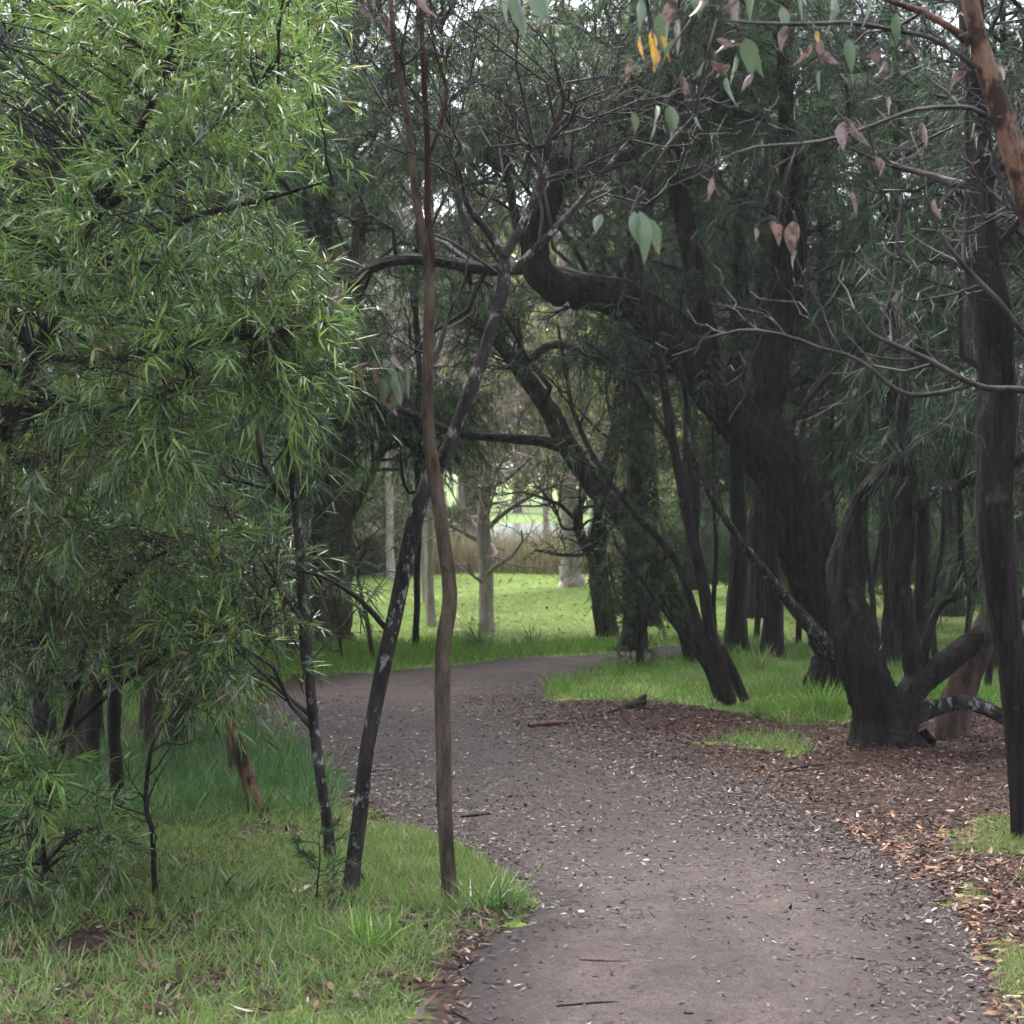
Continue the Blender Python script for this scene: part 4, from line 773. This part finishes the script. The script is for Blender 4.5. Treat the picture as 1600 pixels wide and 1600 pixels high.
# ------------------------------------------------------------------ grass and litter
def scatter(n, xr, yr, test):
    x = rng.uniform(*xr, n); y = rng.uniform(*yr, n); k = test(x, y); return x[k], y[k]
def blades(mb, x, y, h, w, lean=.35, prof='blade', mat=0):
    n = len(x); p = np.c_[x, y, height(x, y) - .005]
    d = np.c_[rng.normal(0, lean, n), rng.normal(0, lean, n), np.ones(n)]
    nn = rng.normal(size=(n, 3)); nn[:, 2] = .2
    leaves(mb, p, d, nn, h, w, prof, rng.normal(.25, .25, n), mat)
offpath = lambda x, y: ~inpoly(x, y, PATHPOLY)
mb = MB()   # left foreground: short patchy grass
x, y = scatter(260000, (-4.2, .4), (4.6, 12.5), lambda x, y: offpath(x, y) & inturf(x, y, TURF_LEFT) & (vnoise(x, y, 2.2, 21) + .5 * vnoise(x, y, 7, 22) > rng.uniform(.22, .95, len(x))))
h = rng.uniform(.022, .075, len(x)) * (.45 + 1.1 * vnoise(x, y, 1.4, 23)); blades(mb, x, y, h, rng.uniform(.003, .0075, len(x)), .75)
lush = gpoly([(540, 1420), (560, 1310), (640, 1300), (760, 1350), (830, 1420), (730, 1440), (640, 1430)])
x, y = scatter(60000, (-1.1, .3), (6.5, 10), lambda x, y: inpoly(x, y, lush) & (vnoise(x, y, 4, 31) > rng.uniform(.1, .6, len(x))))
blades(mb, x, y, rng.uniform(.03, .10, len(x)), rng.uniform(.003, .006, len(x)), .5)
tag(mb.build('grass', M['grass']), 'patchy green grass with fallen leaves on the left of the path', 'grass', kind='stuff')
mb = MB()   # right edge wisps
x, y = scatter(60000, (1.2, 3), (5, 9.5), lambda x, y: (inpoly(x, y, TURF_EDGE)) & (vnoise(x, y, 3, 24) > rng.uniform(.55, 1.0, len(x))))
blades(mb, x, y, rng.uniform(.03, .09, len(x)), rng.uniform(.0025, .005, len(x)), .5)
tag(mb.build('grass', M['grass']), 'thin grass tufts along the right edge of the near path', 'grass', kind='stuff')
mb = MB()   # right bank
x, y = scatter(150000, (0, 8), (11.5, 20), lambda x, y: offpath(x, y) & (inturf(x, y, TURF_RIGHT) | inturf(x, y, TURF_SPOT)) & (vnoise(x, y, 2.2, 25) + .5 * vnoise(x, y, 6, 29) > rng.uniform(.25, 1.1, len(x))))
pal = (vnoise(x, y, 1.7, 61) + rng.normal(0, .15, len(x))) > .52; hh = rng.uniform(.03, .17, len(x)) * (.35 + 1.2 * vnoise(x, y, 1.3, 26) ** 1.5); ww = rng.uniform(.004, .008, len(x))
for q_, m_ in ((pal, 0), (~pal, 1)): blades(mb, x[q_], y[q_], hh[q_], ww[q_], .55, mat=m_)
tag(mb.build('grass', [M['grass_fresh'], M['grass']]), 'fresh bright grass under the trees on the right bank', 'grass', kind='stuff')
mb = MB()   # verge behind the path
x, y = scatter(90000, (-5, 7), (13, 20.5), lambda x, y: offpath(x, y) & ~inpoly(x, y, TURF_RIGHT) & ~inpoly(x, y, TURF_LEFT) & ((y > 16.5) | (x < -1.9)) & (vnoise(x, y, 1.5, 27) > rng.uniform(.05, .6, len(x))))
blades(mb, x, y, rng.uniform(.05, .17, len(x)) * (.6 + .8 * vnoise(x, y, 1.1, 28)), rng.uniform(.005, .009, len(x)), .4)
tag(mb.build('grass', M['grass_fresh']), 'taller green verge grass along the far side of the path', 'grass', kind='stuff')
mb = MB()   # lawn
x, y = scatter(160000, (-9, 12), (19.5, 38), lambda x, y: np.abs(x) < y * .36)
pal = (vnoise(x, y, .55, 63) * .7 + vnoise(x, y, 2.1, 64) * .4 + rng.normal(0, .1, len(x))) > .58; hh = rng.uniform(.02, .05, len(x)) * (.6 + .8 * vnoise(x, y, 1.3, 65)); ww = rng.uniform(.008, .014, len(x))
keep = vnoise(x, y, 1.1, 66) + .4 * vnoise(x, y, 4, 67) > rng.uniform(.15, .55, len(x))
for q_, m_ in ((pal & keep, 0), (~pal & keep, 1)): blades(mb, x[q_], y[q_], hh[q_], ww[q_], 1.3, mat=m_)
M['lawn_dry'] = leaf_mat('lawn_blade_dry', [(0, (.20, .27, .07)), (.6, (.32, .36, .12)), (1, (.44, .40, .20))], .6, .45, .1)
tag(mb.build('lawn_grass', [M['lawn_blade'], M['lawn_dry']]), 'short bright lawn grass in the clearing before the pond', 'grass', kind='stuff')
mb = MB()   # strappy long grass in the left thicket
x, y = scatter(1900, (-6, -.9), (8.6, 13.5), lambda x, y: inpoly(x, y, gpoly([(-400, 1200), (150, 1190), (330, 1150), (420, 1150), (520, 1230), (500, 1275), (350, 1290), (200, 1300), (-300, 1330)])))
rep = 26; x = np.repeat(x, rep) + rng.normal(0, .05, len(x) * rep); y = np.repeat(y, rep) + rng.normal(0, .05, len(y) * rep)
blades(mb, x, y, rng.uniform(.08, .27, len(x)), rng.uniform(.004, .007, len(x)), .8)
tag(mb.build('long_grass', M['grass_blue']), 'blue green strappy long grass among the left trunks', 'grass', kind='stuff')
mb = MB()
x, y = scatter(16000, (-3.2, 3.2), (37.5, 43.5), lambda x, y: vnoise(x, y, .8, 77) > .18)
blades(mb, x, y, rng.uniform(.35, 1.0, len(x)) * (.85 + .4 * vnoise(x, y, .6, 40)), rng.uniform(.012, .022, len(x)), .12)
tag(mb.build('reeds', M['reed']), 'tan and green reed bed at the edge of the pond', 'reeds', kind='stuff')

# countable tussocks
def tussock(label, px, py, nb, h, mat, lean=.6, w=(.006, .01), bias=(0, 0)):
    gx_, gy_ = G(px, py); mb = MB(); n = nb; x = gx_ + rng.normal(0, .05, n); y = gy_ + rng.normal(0, .05, n)
    p = np.c_[x, y, height(x, y) - .01]; d = np.c_[rng.normal(bias[0], lean, n), rng.normal(bias[1], lean, n), np.ones(n)]
    nn = -np.c_[d[:, 0], d[:, 1], np.full(n, -.6)]; nn = np.c_[-d[:, 0] * 1., -d[:, 1] * 1., np.full(n, .6)]
    leaves(mb, p, d, nn, rng.uniform(h * .5, h, n), rng.uniform(*w, n), 'lance', rng.normal(.35, .15, n), 0)
    o = mb.build('grass_tussock', mat, None, (gx_, gy_, height(np.array(gx_), np.array(gy_)).item())); tag(o, label, 'tussock')
tussock('bright strappy tussock in the near grass below the leaning trunk', 585, 1485, 70, .24, M['grass_fresh'], .8)
tussock('long bladed tussock spilling onto the path right of the slim brown tree', 765, 1425, 80, .26, M['grass_blue'], .8, bias=(.5, 0))
tussock('spiky dark tussock on the verge before the pale trunk', 750, 1014, 110, .5, M['grass_blue'], .45)
tussock('spiky tussock on the verge right of the pale trunk tussock', 830, 1008, 60, .35, M['grass_blue'], .45)
tussock('green tussock at the foot of the great leaning trunk', 1285, 1120, 200, .35, M['grass_fresh'], .5)
tussock('green tussock at the back between two dark trunks of the right bank', 1185, 1050, 120, .35, M['grass'], .5)
tussock('broad leaved low weed tuft in the middle of the left grass', 375, 1400, 60, .2, M['grass_blue'], .9, (.012, .02))

# leaf litter
def litter(name, label, n, xr, yr, test, mat, L=(.015, .05), asp=(.18, .42)):
    x, y = scatter(n, xr, yr, test); k = len(x)
    p = np.c_[x, y, height(x, y) + rng.uniform(.012, .022, k)]
    a = rng.uniform(0, 6.28, k); d = np.c_[np.cos(a), np.sin(a), rng.normal(.03, .12, k)]
    nn = np.c_[rng.normal(0, .3, k), rng.normal(0, .3, k), np.ones(k)]
    l = rng.uniform(*L, k); mb = MB(); leaves(mb, p, d, nn, l, l * rng.uniform(*asp, k), 'lance', rng.normal(.1, .25, k))
    tag(mb.build(name, mat), label, 'leaf litter', kind='stuff')
litter('leaf_litter', 'red brown leaf litter under the trees right of the path', 120000, (-.2, 5), (5.2, 15), lambda x, y: offpath(x, y) & ~inpoly(x, y, TURF_RIGHT) & (x > -.2), M['litter'], (.012, .042))
litter('leaf_litter', 'rust orange leaf litter nearest the camera at the right edge of the path', 16000, (1.1, 3.2), (5.2, 9.5), lambda x, y: offpath(x, y) & (vnoise(x, y, 2, 71) + .25 > rng.uniform(.1, .9, len(x))), M['litter_rust'], (.015, .055))
def on_path(x, y):
    c = np.interp(y, Rr[100:, 1], Rr[100:, 0]) if False else 0
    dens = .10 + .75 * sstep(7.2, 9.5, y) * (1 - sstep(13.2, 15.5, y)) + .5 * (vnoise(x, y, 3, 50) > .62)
    dl = np.sqrt(((np.stack([x, y], -1)[:, None] - Rr[::8][None]) ** 2).sum(-1)).min(1); dens = dens + .8 * np.exp(-dl / .25)
    dl = np.sqrt(((np.stack([x, y], -1)[:, None] - Lr[::8][None]) ** 2).sum(-1)).min(1); dens = dens + .4 * np.exp(-dl / .15)
    return inpoly(x, y, PATHPOLY) & (rng.uniform(0, 1, len(x)) < dens)
litter('leaf_litter', 'sparse fallen leaves dotted over the bright lawn', 5000, (-8, 8), (19, 36), lambda x, y: offpath(x, y), M['litter_rust'], (.04, .10))
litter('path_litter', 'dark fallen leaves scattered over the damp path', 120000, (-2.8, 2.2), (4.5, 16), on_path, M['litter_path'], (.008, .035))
def rside(x, y):
    dl = np.sqrt(((np.stack([x, y], -1)[:, None] - Rr[::8][None]) ** 2).sum(-1)).min(1)
    return inpoly(x, y, PATHPOLY) & (rng.uniform(0, 1, len(x)) < (np.exp(-dl / .38) * .9 + .25 * (vnoise(x, y, 1.5, 81) > .55) * np.exp(-dl / .9)) * (.25 + .75 * sstep(6, 8.5, y))) & (y < 15)
litter('leaf_litter', 'brown leaves drifting from the right edge onto the path', 110000, (-.6, 2.4), (5, 15), rside, M['litter'], (.010, .038))
litter('leaf_litter', 'dead leaves lying between the grass on the left', 16000, (-4.2, .4), (4.6, 12.5), lambda x, y: inpoly(x, y, TURF_LEFT) & (vnoise(x, y, 2.2, 21) < rng.uniform(.25, .75, len(x))), M['litter'], (.03, .09), (.12, .3))
litter('leaf_litter', 'brown leaf litter along the left side of the path bend', 16000, (-3.2, .2), (7.5, 15), lambda x, y: offpath(x, y) & ((np.sqrt(((np.stack([x, y], -1)[:, None] - Lr[::8][None]) ** 2).sum(-1)).min(1)) < .35), M['litter'])

# ------------------------------------------------------------------ damp air
hm = bpy.data.materials.new('damp_air'); hm.use_nodes = True; ht = hm.node_tree; ht.nodes.clear()
ho = ht.nodes.new('ShaderNodeOutputMaterial'); hv = ht.nodes.new('ShaderNodeVolumePrincipled')
hv.inputs['Color'].default_value = (.86, .9, .93, 1); hv.inputs['Density'].default_value = .0005; hv.inputs['Anisotropy'].default_value = .2
ht.links.new(hv.outputs[0], ho.inputs['Volume'])
mb = MB(); x0, x1, y0, y1, z0, z1 = -620, 620, -70, 1020, -3, 24
mb.add([[x0, y0, z0], [x1, y0, z0], [x1, y1, z0], [x0, y1, z0], [x0, y0, z1], [x1, y0, z1], [x1, y1, z1], [x0, y1, z1]],
       [[3, 2, 1, 0], [4, 5, 6, 7], [0, 1, 5, 4], [1, 2, 6, 5], [2, 3, 7, 6], [3, 0, 4, 7]])
tag(mb.build('haze', hm, smooth=False), 'thin damp haze in the air between the trees and over the pond', 'haze', kind='stuff')
